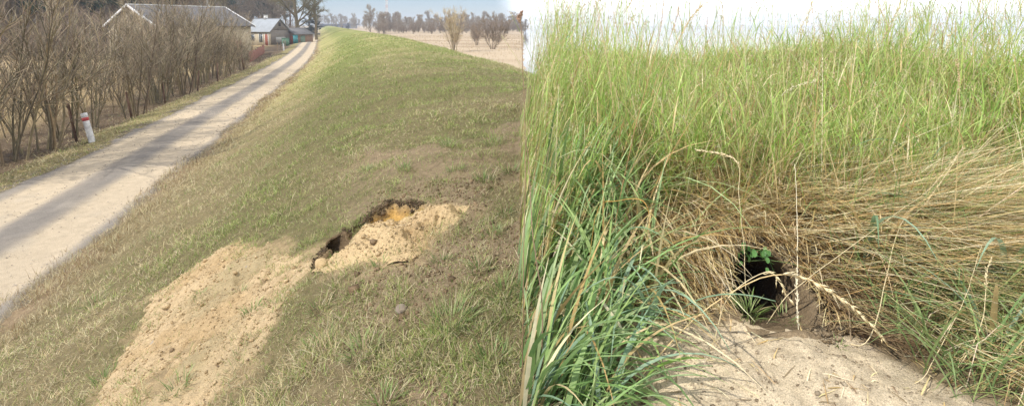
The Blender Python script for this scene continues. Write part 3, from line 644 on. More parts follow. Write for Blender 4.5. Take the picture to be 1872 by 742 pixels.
v, f, t, _ = blades(np.stack([x, y, height(x, y) - .01], -1), rng.uniform(0, 6.28, n), rng.uniform(.25, .6, n), rng.uniform(.005, .010, n), rng.uniform(.1, .8, n), rng.uniform(.4, 1.7, n), c * .8, c * 1.1, 6, rng.uniform(-.6, .6, n), clamp=.03, tip=.06)
link('leaning_green_leaves', make_mesh('leaning_green_leaves', v, f, t), M_leaf, label='green leaves leaning through the straw at the far right', cat='grass', kind='stuff')
# grit and plant bits on the trodden sand
n = 2600
x = rng.uniform(.45, 1.75, n); y = rng.uniform(1.35, 2.2, n); k = (apron(x, y) > .4) & (hole_d(HOLE_R, x, y) > 1.2); x, y = x[k], y[k]; n = len(x); sz = np.exp(rng.normal(math.log(.0028), .5, n))
v, f, t = lumps(rng, np.column_stack([x, y, height(x, y) + sz * .2]), sz, np.array([(.58, .48, .34), (.45, .36, .25), (.30, .23, .15)])[rng.choice(3, n, p=[.55, .3, .15])])
link('sand_grit', make_mesh('sand_grit', v, f, t), M_sand, label='grit and crumbs on the trodden sand before the burrow', cat='grit', kind='stuff')

# ------------------------------------------------------------------ broad-leaved clumps, leaf by leaf
def leaf_mesh(rg, ln, w, a0, a1, col, seg=9):
    v, f, t, _ = blades(np.zeros((1, 3)), np.zeros(1), ln, w, a0, a1, np.array(col) * .75, np.array(col) * 1.1, seg, rg.uniform(-.3, .3), tip=.04)
    # a keel: lift both edges, so a leaf is not flat
    n = seg + 1; c = (v[0::2] + v[1::2]) / 2; nrm = np.array([0, 0, 1.0])
    V = np.zeros((n, 3, 3)); V[:, 0] = v[0::2] + nrm * w * .18; V[:, 1] = c; V[:, 2] = v[1::2] + nrm * w * .18
    i = np.arange(seg)[:, None] * 3 + np.array([0, 1])[None]
    F = np.stack([i, i + 1, i + 4, i + 3], -1).reshape(-1, 4)
    return make_mesh('leaf', V.reshape(-1, 3), F, np.repeat(t[0::2], 3, 0), True)
LEAVES = []
for q in range(16):
    rg = np.random.default_rng(500 + q)
    col = [(.28, .42, .27), (.36, .50, .34), (.34, .48, .23), (.22, .36, .20)][q % 4] if q < 14 else (.58, .44, .22)
    me = leaf_mesh(rg, rg.uniform(.42, .8), rg.uniform(.015, .024), rg.uniform(.05, .4), rg.uniform(.7, 2.1), col); me.materials.append(M_leaf); LEAVES.append(me)
def clump(x, y, nl, label, azr=(0, 6.28), scale=1.0):
    rg = np.random.default_rng(int(x * 977 + y * 331))
    t = thing('broad_leaved_grass', (x, y, H1(x, y) - .005), label, 'grass clump', 'broad leaved grass clumps')
    for q in range(nl):
        o = link('leaf', LEAVES[rg.integers(0, 16)], None, t)
        o.location = (rg.normal(0, .025), rg.normal(0, .025), 0); o.rotation_euler = (0, 0, rg.uniform(*azr)); k = scale * rg.uniform(.75, 1.15); o.scale = (k, k, k)
CL = [(.10, 1.75, 12, 'blue green broad leaved clump at the near left foot of the tall grass', (-1.2, 1.2)),
 (.20, 2.05, 12, 'broad leaved clump behind the nearest one at the left edge', (-1.3, 1.3)),
 (.33, 1.62, 11, 'broad leaved clump arching over the front left corner of the sand', (-1.2, 1.6)),
 (.42, 1.95, 12, 'broad leaved clump bordering the left side of the trodden sand', (-2, 2)),
 (.50, 2.25, 10, 'clump with drooping leaves left above the trodden sand', (-2.2, 2)),
 (.30, 2.5, 10, 'upright broad leaved clump deeper in the left of the stand', (-1.4, 1.4)),
 (.12, 2.75, 9, 'tall clump at the left edge behind the other green clumps', (-1.2, 1.2)),
 (.58, 1.98, 8, 'sparse clump of hanging leaves nearest the burrow on its left', (-2.5, .5)),
 (1.82, 1.78, 7, 'clump of green leaves rising from straw at the lower right', (0, 6.28)),
 (1.66, 2.22, 6, 'few broad green leaves in the straw right of the burrow', (-2.6, .4)),
 (2.20, 2.12, 8, 'broad leaved clump near the right edge of the picture', (1, 5)),
 (2.35, 2.75, 8, 'broad leaved clump high on the bank at the far right', (1, 5))]
for q in CL: clump(*q, scale=.9)

# ------------------------------------------------------------------ single stalks
def resample(pts, k):
    p = np.array(pts, float); m = len(p); u = np.linspace(0, m - 1, k); out = np.zeros((k, 3))
    pp = np.vstack([2 * p[0] - p[1], p, 2 * p[-1] - p[-2]])
    for j, q in enumerate(u):
        i = min(int(q), m - 2); t = q - i; a, b, c, d = pp[i], pp[i + 1], pp[i + 2], pp[i + 3]
        out[j] = .5 * (2 * b + (c - a) * t + (2 * a - 5 * b + 4 * c - d) * t * t + (3 * b - a - 3 * c + d) * t ** 3)
    return out
M_STALK = {}
def stalk_mat(col):
    if col not in M_STALK: M_STALK[col] = plain('stalk_surface', col, .6, 60, .22)
    return M_STALK[col]
def spikelets(rg, P, t0, t1, n, ln, w, spread):
    """pointed scales along part of a stem"""
    k = len(P); V = []; F = []
    for q in range(n):
        t = t0 + (t1 - t0) * min(1, max(0, (q + rg.uniform(-1.5, 2.5)) / n)); x = t * (k - 1); i = min(int(x), k - 2); fr = x - i
        b = P[i] * (1 - fr) + P[i + 1] * fr; d = P[i + 1] - P[i]; d /= np.linalg.norm(d)
        r = rg.normal(size=3); r -= d * r.dot(d); r /= np.linalg.norm(r)
        ax = d + r * spread * rg.uniform(.2, 1.7) + np.array([0, 0, -.12]); ax /= np.linalg.norm(ax); L = ln * rg.uniform(.5, 1.35)
        s = np.cross(ax, r); s /= np.linalg.norm(s); r2 = np.cross(s, ax)
        n0 = len(V); m = b + ax * L * .45
        V += [b, m + s * w, m + r2 * w * .6, m - s * w, m - r2 * w * .6, b + ax * L]
        for a_, b_ in ((1, 2), (2, 3), (3, 4), (4, 1)): F += [(n0, n0 + a_, n0 + b_), (n0 + 5, n0 + b_, n0 + a_)]
    return np.array(V), np.array(F)
def stalk(pts, rad, col, label, head=None, leafy=None, root=True):
    rg = np.random.default_rng(len(label) * 31 + int(abs(pts[0][0]) * 1000))
    pts = [tuple(q) for q in pts]
    if root:
        x, y, z = pts[0]; g = H1(x, y)
        if z - g > .03: pts = [(x - .25 * (pts[1][0] - x), y + .04, H1(x - .25 * (pts[1][0] - x), y + .04) - .01)] + pts
        else: pts[0] = (x, y, g - .01)
    o = np.array(pts[0]); P = resample(np.array(pts) - o, 26); P[2:-1] += np.cumsum(rg.normal(0, .0012, (23, 3)), 0)
    t = thing('grass_stalk', tuple(o), label, 'grass stalk', 'single grass stalks before the tall grass')
    v, f = tubes(P[None], lin(1, 26, rad * .8, rad * .32), 4)
    link('stem', make_mesh('stem', v, f, None, True), stalk_mat(col), t)
    if head:
        hc, t0, t1, n, ln, w, sp = head
        v, f = spikelets(rg, P, t0, t1, n, ln, w, sp)
        link('seed_head', make_mesh('seed_head', v, f), stalk_mat(hc), t, kind='stuff')
ST = {'arch':[(0.459, 1.7, 2.409), (0.702, 1.78, 2.609), (0.932, 1.8, 2.746), (1.075, 1.78, 2.771), (1.217, 1.74, 2.708), (1.331, 1.72, 2.614), (1.42, 1.72, 2.507)],
'arch2':[(0.822, 1.8, 2.663), (0.973, 1.82, 2.755), (1.016, 1.8, 2.735), (1.056, 1.8, 2.663)],
'hang_white':[(1.278, 2.2, 3.072), (1.234, 2.1, 2.905), (1.189, 2.0, 2.753), (1.175, 1.95, 2.588), (1.181, 1.93, 2.476)],
'pale':[(0.913, 2.4, 3.084), (1.058, 2.3, 3.057), (1.061, 2.25, 2.901), (1.069, 2.2, 2.685), (1.062, 2.15, 2.513)],
'diag':[(1.138, 1.95, 2.588), (1.365, 2.0, 2.729), (1.682, 2.1, 2.88), (1.902, 2.2, 2.957), (2.047, 2.25, 3.084)],
'brown':[(0.046, 1.9, 2.663), (0.057, 1.95, 3.143), (0.042, 2.0, 3.624), (0.037, 2.0, 3.743)],
'red':[(0.116, 1.85, 2.6), (0.083, 1.85, 2.846), (0.062, 1.9, 3.158), (0.057, 1.9, 3.267)],
'reddiag':[(0.483, 2.3, 2.721), (0.575, 2.3, 3.228), (0.667, 2.3, 3.587), (0.689, 2.3, 3.861)],
'tallpanicle':[(0.629, 2.6, 2.868), (0.758, 2.5, 3.411), (0.855, 2.45, 3.687), (0.924, 2.4, 3.804)],
'white2':[(1.662, 2.6, 2.868), (1.64, 2.6, 3.254), (1.605, 2.6, 3.658)],
'palelong':[(1.414, 1.85, 2.486), (1.688, 2.1, 2.806), (1.884, 2.2, 2.88), (2.218, 2.4, 3.098)],
'rightdiag':[(1.613, 1.7, 2.413), (1.744, 1.75, 2.573), (1.843, 1.85, 2.735), (1.907, 1.9, 2.778)],
'rightdiag2':[(1.477, 1.66, 2.444), (1.722, 1.8, 2.629), (1.87, 1.9, 2.823)],
'droop':[(1.35, 2.75, 2.9), (1.424, 2.7, 3.237), (1.508, 2.65, 3.364), (1.607, 2.6, 3.414)],
'tallright':[(2.641, 2.9, 2.872), (2.602, 2.9, 3.462), (2.579, 2.9, 3.872)]}
PALE = (.72, .60, .36); TAN = (.60, .45, .22); WHITE = (.80, .72, .52); RUST = (.33, .22, .15); GRN = (.30, .38, .12)
stalk(ST['arch'], .0042, TAN, 'thick bent stalk arching over the burrow with a long pale drooping ear', (PALE, .50, .92, 70, .040, .0046, .34))
stalk(ST['arch2'], .0028, PALE, 'short bent stalk with a small ear hanging in front of the hole', (PALE, .45, 1, 22, .032, .0040, .34))
stalk(ST['hang_white'][::-1], .0026, WHITE, 'whitish upright stalk standing just right of the burrow mouth', (WHITE, .02, .40, 60, .018, .003, .35))
stalk(ST['pale'][::-1], .0028, PALE, 'pale stalk left of the burrow bent over sharply at its top', (PALE, .70, 1, 60, .02, .0034, .4))
stalk(ST['diag'], .0022, PALE, 'thin dry stalk slanting from the burrow up to the right', (PALE, .75, 1, 20, .016, .0022, .35))
stalk(ST['brown'], .0030, (.30, .20, .12), 'brown stalk with a dense cylindrical head at the left edge of the stand', (RUST, .86, 1, 110, .016, .0045, .55))
stalk(ST['red'], .0036, RUST, 'reddish brown dead stalk at the left of the green clumps')
stalk(ST['reddiag'], .0030, (.42, .24, .12), 'tall rusty stalk leaning right, above the green clumps', (PALE, .8, 1, 30, .014, .0024, .6))
stalk(ST['tallpanicle'], .0032, TAN, 'tall tan stalk bending right with a loose pale flower head', (PALE, .62, 1, 60, .020, .0030, .75))
stalk(ST['white2'], .0026, WHITE, 'straight whitish stalk in the middle of the tall grass', (WHITE, .7, 1, 26, .016, .0024, .35))
stalk(ST['palelong'], .0028, PALE, 'long pale stalk rising across the straw to the upper right', (PALE, .70, 1, 30, .020, .0032, .4))
stalk(ST['rightdiag'], .0024, PALE, 'pale stalk with a thin ear in the lower right straw', (PALE, .55, .95, 30, .018, .0028, .4))
stalk(ST['rightdiag2'], .0024, PALE, 'pale bare stalk slanting up from the right corner of the sand')
stalk(ST['droop'], .0022, GRN, 'green stalk with a pale head nodding to the right', (WHITE, .62, 1, 44, .016, .0025, .6))
stalk(ST['tallright'], .0024, GRN, 'tall green stalk reaching above the stand at the right', (RUST, .88, 1, 24, .014, .003, .5))
for q in range(26):     # more flowering stalks rising out of the stand
    rg = np.random.default_rng(900 + q)
    a = R(3 + 46 * (q + rg.random()) / 26); r = rg.uniform(2.75, 4.4); x, y = r * math.sin(a), r * math.cos(a); z = H1(x, y); h = rg.uniform(.85, 1.2); lx, ly = rg.normal(.04, .10), rg.normal(0, .08)
    stalk([(x, y, z), (x + lx * .2, y + ly * .2, z + h * .45), (x + lx * .6, y + ly * .6, z + h * .8), (x + lx * 1.3, y + ly * 1.3, z + h)], .0022, [GRN, TAN, (.36, .30, .13)][q % 3],
          ORD[q] + ' from the left of the thin flowering stalks above the tall grass', ([PALE, (.55, .40, .25), WHITE][q % 3], .74, 1, 46, .014, .0024, .75))

def ribbon_leaf(pts, w, col, name, label, cat):
    o = np.array(pts[0], float); P = resample(np.array(pts) - o, 18); T = np.gradient(P, axis=0); S = np.cross(T, (0, 0, 1.0)); S /= np.linalg.norm(S, axis=1, keepdims=True) + 1e-9
    hw = w * np.interp(np.linspace(0, 1, 18), [0, .25, .7, 1], [.6, 1, .8, .05])[:, None] * .5
    V = np.stack([P + S * hw + np.array([0, 0, .25]) * hw, P, P - S * hw + np.array([0, 0, .25]) * hw], 1).reshape(-1, 3)
    i = np.arange(17)[:, None] * 3 + np.array([0, 1])[None]; F = np.stack([i, i + 1, i + 4, i + 3], -1).reshape(-1, 4)
    link(name, make_mesh(name, V, F, np.broadcast_to(col, V.shape), True), M_leaf, label=label, cat=cat, loc=tuple(o))
ribbon_leaf([(0.448, 1.66, 2.40), (0.51, 1.64, 2.496), (0.598, 1.62, 2.545), (0.665, 1.6, 2.560)], .018, (.26, .42, .10), 'grass_leaf', 'bright green leaf reaching over the near edge of the sand', 'grass leaf')
ribbon_leaf([(.33, 2.12, 2.45), (0.368, 2.1, 2.88), (0.451, 2.05, 2.953), (0.531, 2.0, 2.978), (0.561, 1.98, 2.939), (0.557, 1.98, 2.88)], .012, (.62, .36, .10), 'grass_leaf', 'orange withered leaf folded over above the green clumps', 'grass leaf')
ribbon_leaf([(.40, 2.1, 2.42), (.44, 2.06, 2.75), (.53, 2.0, 2.86), (.66, 1.97, 2.80), (.74, 1.95, 2.70)], .013, (.26, .42, .24), 'grass_leaf', 'blue green leaf arching right towards the burrow', 'grass leaf')

# leafy herb in the burrow mouth
t = thing('leafy_herb', (1.12, 2.27, H1(1.12, 2.285) - .02), 'small round leaved herb hanging in the top of the burrow mouth', 'herb')
rg = np.random.default_rng(4)
M_herb = plain('herb_leaf', (.075, .18, .04), .5, 40, .3)
for q in range(5):
    P = resample([(0, 0, 0), (rg.uniform(-.10, .06), -.05, .02 + rg.uniform(-.02, .03)), (rg.uniform(-.12, .09), -.10, rg.uniform(-.07, .03))], 8)
    v, f = tubes(P[None], lin(1, 8, .0016, .0008), 3); link('stem', make_mesh('stem', v, f), M_herb, t)
    for j in range(4):
        c = P[2 + j + (j > 2)] + rg.normal(0, .012, 3); a = rg.uniform(0, 6.28); k = rg.uniform(.009, .015); e = np.linspace(0, 6.283, 9)[:-1]
        nv = np.array([rg.normal(0, .5), -1, .7 + rg.normal(0, .3)]); nv /= np.linalg.norm(nv); s1 = np.cross(nv, (0, 0, 1)); s1 /= np.linalg.norm(s1); s2 = np.cross(s1, nv)
        ring = c + k * (np.cos(e)[:, None] * s1 * .8 + (np.sin(e) * (1 + .25 * (np.sin(e) < 0)))[:, None] * s2) + nv * .15 * k * np.cos(2 * e)[:, None]
        V = np.vstack([ring, [c - nv * .2 * k]]); F = [(8, i, i + 1, (i + 2) % 8) for i in range(0, 8, 2)]
        link('leaf', make_mesh('leaf', V, F, None, True), M_herb, t)
tuft(1.02, 2.03, 70, .12, .92, 'short bright green tuft at the lower lip of the burrow', 'grass_tuft', 'tufts before the burrow mouth')
tuft(1.16, 2.00, 26, .10, .75, 'pale green sprout on the sand below the burrow mouth', 'grass_tuft', 'tufts before the burrow mouth')
tuft(1.30, 1.86, 22, .05, .95, 'tiny green seedling on the trodden sand', 'grass_tuft', 'tufts before the burrow mouth')

# ------------------------------------------------------------------ hedge of bare shrubs
def shrub_meshes(seed, h, ns, spread, cb, ct, thin=.006, m1=11, m2=8):
    rg = np.random.default_rng(seed)
    stems = np.zeros((ns, 7, 3)); a = rg.uniform(0, 6.28, ns); q = rg.uniform(.05, .35, ns); stems[:, 0, 0] = q * np.cos(a); stems[:, 0, 1] = q * np.sin(a)
    lean = rg.uniform(.03, spread, ns); d = np.stack([np.cos(a) * np.sin(lean), np.sin(a) * np.sin(lean), np.cos(lean)], -1); hh = h * rg.uniform(.6, 1.05, ns)
    for j in range(1, 7):
        d = d + rg.normal(0, .07, d.shape) + np.array([0, 0, .02]); d /= np.linalg.norm(d, axis=1, keepdims=True); stems[:, j] = stems[:, j - 1] + d * hh[:, None] / 6
    stems[:, 0, 2] -= .15
    br, _ = sprout(rg, stems, m1, .18, .98, h * .32, .55, .10, 4, .12)
    tw, _ = sprout(rg, br, m2, .1, 1, h * .13, .6, .10, 3, .12)
    rs = (rg.uniform(.6, 1.2, ns)[:, None] * np.linspace(.030, .007, 7)[None]) * h / 4.5
    v1, f1 = tubes(stems, rs, 5); v2, f2 = tubes(br, lin(len(br), 4, .011, .005) * h / 4.5, 3); v3, f3 = tubes(tw, lin(len(tw), 3, thin, thin * .6), 3)
    c1 = np.repeat(pal(rg, cb, ns), 35, 0); c2 = np.repeat(pal(rg, cb, len(br)), 12, 0); c3 = np.repeat(pal(rg, ct, len(tw)), 9, 0)
    va, fa, ta = join([(v1, f1, c1), (v2, f2, c2)])
    A = make_mesh('stems', va, fa, ta, True); B = make_mesh('twigs', v3, f3, c3); A.materials.append(M_bark); B.materials.append(M_bark)
    return A, B
CB = [(.19, .155, .095), (.14, .115, .075), (.24, .19, .11)]
CT = [(.34, .28, .195), (.28, .23, .165), (.44, .36, .25), (.23, .19, .14)]
SHR = [shrub_meshes(40 + i, 4.6, [7, 9, 8, 10, 8, 6][i], [.42, .34, .5, .38, .45, .3][i], np.array(CB) * [1, .8, 1.15, .9, 1.1, .75][i], np.array(CT) * [1, .8, 1.2, .95, 1.1, .8][i]) for i in range(6)]
def place(name, mesh_ab, names, x, y, label, cat, group, rz, sc, sink=.05, z=None):
    t = thing(name, (x, y, (H1(x, y) if z is None else z) - sink), label, cat, group, rz); t.scale = (sc, sc, sc)
    for me, nm in zip(mesh_ab, names): link(nm, me, None, t, kind='stuff' if nm in ('twigs', 'crown') else None)
    return t
for k, s in enumerate(np.concatenate([np.arange(14, 21, 1.5), np.arange(21.5, 30, 2.1), np.arange(30.2, 53, 1.3)])):
    rg = np.random.default_rng(700 + k); x, y = xy(s + rg.normal(0, .3), 10.35 + rg.normal(0, .35))
    sc = float(np.interp(s, [12, 18, 23, 28, 40, 53], [1.55, 1.45, 1.02, 1.18, 1.28, .80])) * rg.uniform(.78, 1.18)
    place('bare_shrub', SHR[k % 6], ('stems', 'twigs'), float(x), float(y), ORD[k] + ' bare shrub of the hedge front, counted from the near left end', 'shrub', 'bare shrubs of the hedge', rg.uniform(0, 6.28), sc)
for k, s in enumerate(np.arange(17, 52, 3.2)):
    rg = np.random.default_rng(800 + k); x, y = xy(s + rg.normal(0, .5), 13.2 + rg.normal(0, .7))
    place('bare_shrub', SHR[(k + 2) % 6], ('stems', 'twigs'), float(x), float(y), ORD[k] + ' from the left of the bare shrubs behind the hedge front', 'shrub', 'bare shrubs behind the hedge front', rg.uniform(0, 6.28), rg.uniform(.8, 1.0) * float(np.interp(s, [17, 24, 34, 52], [1.5, .8, 1.1, .95])))

# ------------------------------------------------------------------ marker posts and fence posts
def marker_post(x, y, h, rad, lean, label, band):
    z = H1(x, y); t = thing('marker_post', (x, y, z), label, 'post', 'marker posts along the track'); t.rotation_euler = lean
    th = np.linspace(0, 2 * math.pi, 25)[:-1]
    def lathe(prof, name, mat):
        V = np.concatenate([np.stack([r_ * np.cos(th), r_ * np.sin(th), np.full(24, z_)], -1) for r_, z_ in prof]); F = []
        for a_ in range(len(prof) - 1):
            for j in range(24): F.append((a_ * 24 + j, a_ * 24 + (j + 1) % 24, (a_ + 1) * 24 + (j + 1) % 24, (a_ + 1) * 24 + j))
        link(name, make_mesh(name, V, F, None, False), mat, t)
    lathe([(rad * 1.04, -.3), (rad, .0), (rad * .97, h - .03), (rad * .90, h), (.0005, h + .006)], 'shaft', plain('chalky_white_paint', (.52, .52, .53), .8, 9, .35, .4, 40))
    if band:
        lathe([(rad * .96, h * .735), (rad * .998, h * .737), (rad * .996, h * .855), (rad * .96, h * .857)], 'red_band', plain('red_paint', (.36, .055, .06), .7, 14, .25))
        for q in range(14):
            a_ = q * 2 * math.pi / 14; v, f = box(rad * .96, rad * 1.012, -.009, .009, h * .875, h - .035)
            c_, s_ = math.cos(a_), math.sin(a_); v = np.column_stack([v[:, 0] * c_ - v[:, 1] * s_, v[:, 0] * s_ + v[:, 1] * c_, v[:, 2]])
            link('rib', make_mesh('rib', v, f), bpy.data.materials.get('chalky_white_paint'), t)
marker_post(-13.76, 16.0, .95, .09, (R(3), R(-9), 0), 'leaning white marker post with a red band beside the track', True)
marker_post(-33.81, 73.78, 1.0, .10, (0, R(-2), 0), 'distant upright white marker post near the grey roofed hut', False)
M_rust = plain('rusty_iron', (.13, .075, .05), .85, 20, .35)
for q, s in enumerate([16.0, 20.6, 25.0, 29.5, 34.2, 39.0, 43.8, 48.5]):
    rg = np.random.default_rng(q); x, y = xy(s, 9.35 + rg.normal(0, .08)); h = rg.uniform(1.15, 1.4)
    v1, f1 = box(-.025, .025, -.004, .004, -.3, h); v2, f2 = box(-.004, .004, -.0248, .0038, -.3, h - .002)
    v, f, _ = join([(v1, f1, (0, 0, 0)), (v2 + np.array([.02, -.0045, 0]), f2, (0, 0, 0))])
    o = link('fence_post', make_mesh('fence_post', v, f), M_rust, label='thin rusty angle iron fence post at the foot of the hedge', cat='fence post', group='iron posts along the hedge', loc=(float(x), float(y), H1(x, y)))
    o.rotation_euler = (rg.normal(0, .06), rg.normal(0, .08), rg.uniform(0, 3)); o.scale = (1.5, 1.5, 1)

# low rusty sheet fence before the hut
fa = np.array([-28.6, 54.2]); fb = np.array([-36.5, 73.4]); e = (fb - fa) / np.linalg.norm(fb - fa); Lf = float(np.linalg.norm(fb - fa)); ang = math.atan2(e[1], e[0])
t = thing('sheet_fence', (fa[0], fa[1], H1(*fa)), 'low reddish brown sheet fence between hedge and hut', 'fence', None, ang)
M_red = plain('faded_red_sheet', (.22, .10, .075), .8, 2.5, .4); ns = 8
for q in range(ns):
    L0 = q * Lf / ns; w = Lf / ns - .06; px_ = fa + e * (L0 + w / 2); z = H1(*px_) - H1(*fa); m = 29
    u = np.linspace(0, w, m); yy = .03 * np.where(np.arange(m) % 2, 1, -1); top = 1.15 + .05 * math.sin(q * 2.1)
    V = np.concatenate([np.stack([L0 + u, yy, np.full(m, z + .03)], -1), np.stack([L0 + u, yy, np.full(m, z + top)], -1), np.stack([L0 + u, yy - .004, np.full(m, z + .03)], -1), np.stack([L0 + u, yy - .004, np.full(m, z + top)], -1)])
    j = np.arange(m - 1); F = np.concatenate([np.stack([j, j + 1, j + 1 + m, j + m], -1), np.stack([j + 1 + 2 * m, j + 2 * m, j + 3 * m, j + 1 + 3 * m], -1), np.stack([j + m, j + 1 + m, j + 1 + 3 * m, j + 3 * m], -1)])
    link('panel', make_mesh('panel', V, F), M_red, t)
    v, f = box(L0 - .05, L0 + .02, .04, .12, z - .3, z + 1.25); link('post', make_mesh('post', v, f), M_rust, t)
for q, (x, y) in enumerate([(-36.0, 76.5), (-36.9, 79.5), (-37.6, 82.0), (-38.6, 84.8)]):
    v, f = tubes(np.array([[(0, 0, -.3), (0, 0, .6), (.02, 0, 1.35)]]), np.array([[.07, .065, .055]]), 7)
    link('wooden_post', make_mesh('wooden_post', v, f), plain('weathered_post', (.24, .18, .12), .9, 9, .3), label='short weathered wooden post standing before the grey roofed hut', cat='post', group='wooden posts before the hut', loc=(x, y, H1(x, y)))

# ------------------------------------------------------------------ buildings
M_plaster = plain('stone_and_plaster', (.38, .32, .225), .9, 3.2, .35, .5, 8); M_plaster2 = plain('pale_plaster', (.46, .40, .29), .9, 1.2, .25)
M_slate = plain('grey_fibre_roof', (.14, .135, .135), .85, 4, .25); M_tin = plain('grey_tin_roof', (.34, .37, .40), .6, 1.2, .16)
M_white = plain('white_paint', (.70, .70, .68), .7, 5, .12); M_dark = plain('dark_opening', (.035, .03, .028), .6, 3, .3)
M_plank = plain('grey_weathered_planks', (.20, .175, .15), .9, 3, .3, stretch=(6, 6, .5)); M_door = plain('red_brown_door', (.28, .085, .05), .7, 4, .2)
M_conc = plain('grey_concrete', (.36, .35, .33), .9, 3, .2); M_glass = plain('window_glass', (.05, .06, .07), .12, 2, .2, spec=.6)
def gable_house(name, corner, e1, L, W, zb, ze, zr, label, wall, gable, roof, over, trim):
    """origin = near corner; +x along the long wall, +y across to the left"""
    t = thing(name, (corner[0], corner[1], zb), label, 'building', None, math.atan2(e1[1], e1[0])); ye, yr = ze - zb, zr - zb
    v, f = box(0, L, 0, W, -.6, ye); link('wall', make_mesh('wall', v, f), wall, t)
    for x0, x1, nm in ((-.012, .2, 'gable'), (L - .2, L + .012, 'gable')):
        V = np.array([(x0, .0, ye + .002), (x0, W, ye + .002), (x0, W / 2, yr - .05), (x1, .0, ye + .002), (x1, W, ye + .002), (x1, W / 2, yr - .05)])
        link(nm, make_mesh(nm, V, [(0, 2, 1, 1), (3, 4, 5, 5)][:0] + [(0, 1, 4, 3), (1, 2, 5, 4), (2, 0, 3, 5)]), gable, t)
        for xq in (x0, x1): link('gable_face', make_mesh('gable_face', [(xq, 0, ye), (xq, W, ye), (xq, W / 2, yr - .05)], [(0, 1, 2)]), gable, t)
    sl_ = (yr - ye) / (W / 2)
    for sgn in (0, 1):
        yo = -over if sgn == 0 else W + over; zo = ye - over * sl_
        ys = np.linspace(yo, W / 2, 2); m = int((L + 2 * over) / .45); xs = np.linspace(-over, L + over, m * 2 + 1); rip = np.where(np.arange(m * 2 + 1) % 2, .035, 0)
        V = []; n = len(xs)
        for y_, z_ in ((yo, zo), (W / 2, yr)): V += [(x_, y_, z_ + r_ + .09) for x_, r_ in zip(xs, rip)]
        for y_, z_ in ((yo, zo), (W / 2, yr)): V += [(x_, y_, z_) for x_ in xs]
        j = np.arange(n - 1); F = np.concatenate([np.stack([j, j + 1, j + 1 + n, j + n], -1), np.stack([j + 1 + 2 * n, j + 2 * n, j + 3 * n, j + 1 + 3 * n], -1), np.stack([j, j + 2 * n, j + 1 + 2 * n, j + 1], -1), [[0, n, 3 * n, 2 * n], [n - 1, 3 * n - 1, 4 * n - 1, 2 * n - 1]]])
        r_ = link('roof', make_mesh('roof', V, F), roof, t)
        if trim:
            for xq in (-over - .06, L + over + .003):
                V = np.array([(xq, yo, zo - .12), (xq + .055, yo, zo - .12), (xq + .055, W / 2, yr - .12), (xq, W / 2, yr - .12), (xq, yo, zo + .16), (xq + .055, yo, zo + .16), (xq + .055, W / 2, yr + .16), (xq, W / 2, yr + .16)])
                link('bargeboard', make_mesh('bargeboard', V, BOXF), trim, r_)
    v, f = box(-over, L + over, W / 2 - .14, W / 2 + .14, yr + .06, yr + .15); link('ridge_cap', make_mesh('ridge_cap', v, f), trim or roof, t)
    return t
def opening(t, name, face, x0, x1, z0, z1, y=0, mat=None, frame=True):
    """face 'long': on the wall y=0; 'end': on the wall x=0 (coordinate runs along y)"""
    def bx(a0, a1, b0, b1, d0, d1):
        return box(a0, a1, -d1, -d0, b0, b1) if face == 'long' else (box(-d1, -d0, a0, a1, b0, b1) if face == 'end' else box(y + d0, y + d1, a0, a1, b0, b1))
    v, f = bx(x0, x1, z0, z1, .003, .03); w = link(name, make_mesh(name, v, f), mat or M_glass, t)
    if frame:
        for a0, a1, b0, b1 in ((x0 - .08, x0 - .002, z0 - .08, z1 + .08), (x1 + .002, x1 + .08, z0 - .08, z1 + .08), (x0, x1, z1 + .002, z1 + .08), (x0, x1, z0 - .08, z0 - .002)):
            v, f = bx(a0, a1, b0, b1, .003, .07); link('frame', make_mesh('frame', v, f), M_white, w)
        v, f = bx((x0 + x1) / 2 - .02, (x0 + x1) / 2 + .02, z0, z1, .031, .05); link('mullion', make_mesh('mullion', v, f), M_white, w)
e1 = (.515, .857)
t = gable_house('barn', (-37.0, 52.4), e1, 10.0, 12.0, -.55, 3.55, 5.80, 'large beige barn with a grey roof and white gable trim behind the hedge', M_plaster, M_plaster, M_slate, .35, M_white)
opening(t, 'window', 'end', 5.6, 6.3, 4.75, 5.35, mat=M_dark, frame=False)
opening(t, 'window', 'end', 2.0, 3.0, 1.5, 2.7); opening(t, 'window', 'end', 8.4, 9.4, 1.5, 2.7)
opening(t, 'window', 'long', 2.0, 3.0, 1.5, 2.7); opening(t, 'door', 'long', 7.4, 8.7, 0.0, 2.3, mat=M_door, frame=False)
# hut: long wall faces the sun, gable the track
e2 = (-.857, .515)
t = thing('grey_roofed_hut', (-48.0, 99.2, -.55), 'small pale hut with a light grey tin roof and red door', 'building', None, math.atan2(.515, -.857))
L, W, ye, yr = 8.2, 4.2, 3.05, 5.35     # +x runs left along the long wall, -y is away from the camera here
def hutbox(nm, a, mat, par=None):
    v, f = box(*a); return link(nm, make_mesh(nm, v, f), mat, par or t)
hutbox('wall', (0, L, -W, 0, -.5, ye), M_plaster2)
for xq in (-.02, L + .02):
    link('gable_face', make_mesh('gable_face', [(xq, -W, ye), (xq, 0, ye), (xq, -W / 2, yr - .05)], [(0, 1, 2)]), M_plank, t)
for q in range(14):     # boards of the end wall
    y0 = -W + q * W / 14; hutbox('board', (-.05, -.022 - .006 * (q % 2), y0 + .008, y0 + W / 14 - .008, .25, ye), M_plank)
    zz = ye + (yr - .1 - ye) * (1 - abs((y0 + W / 28) + W / 2) / (W / 2)) - .1
    if zz > ye + .1: hutbox('board', (-.05, -.024, y0 + .008, y0 + W / 14 - .008, ye + .01, zz), M_plank)
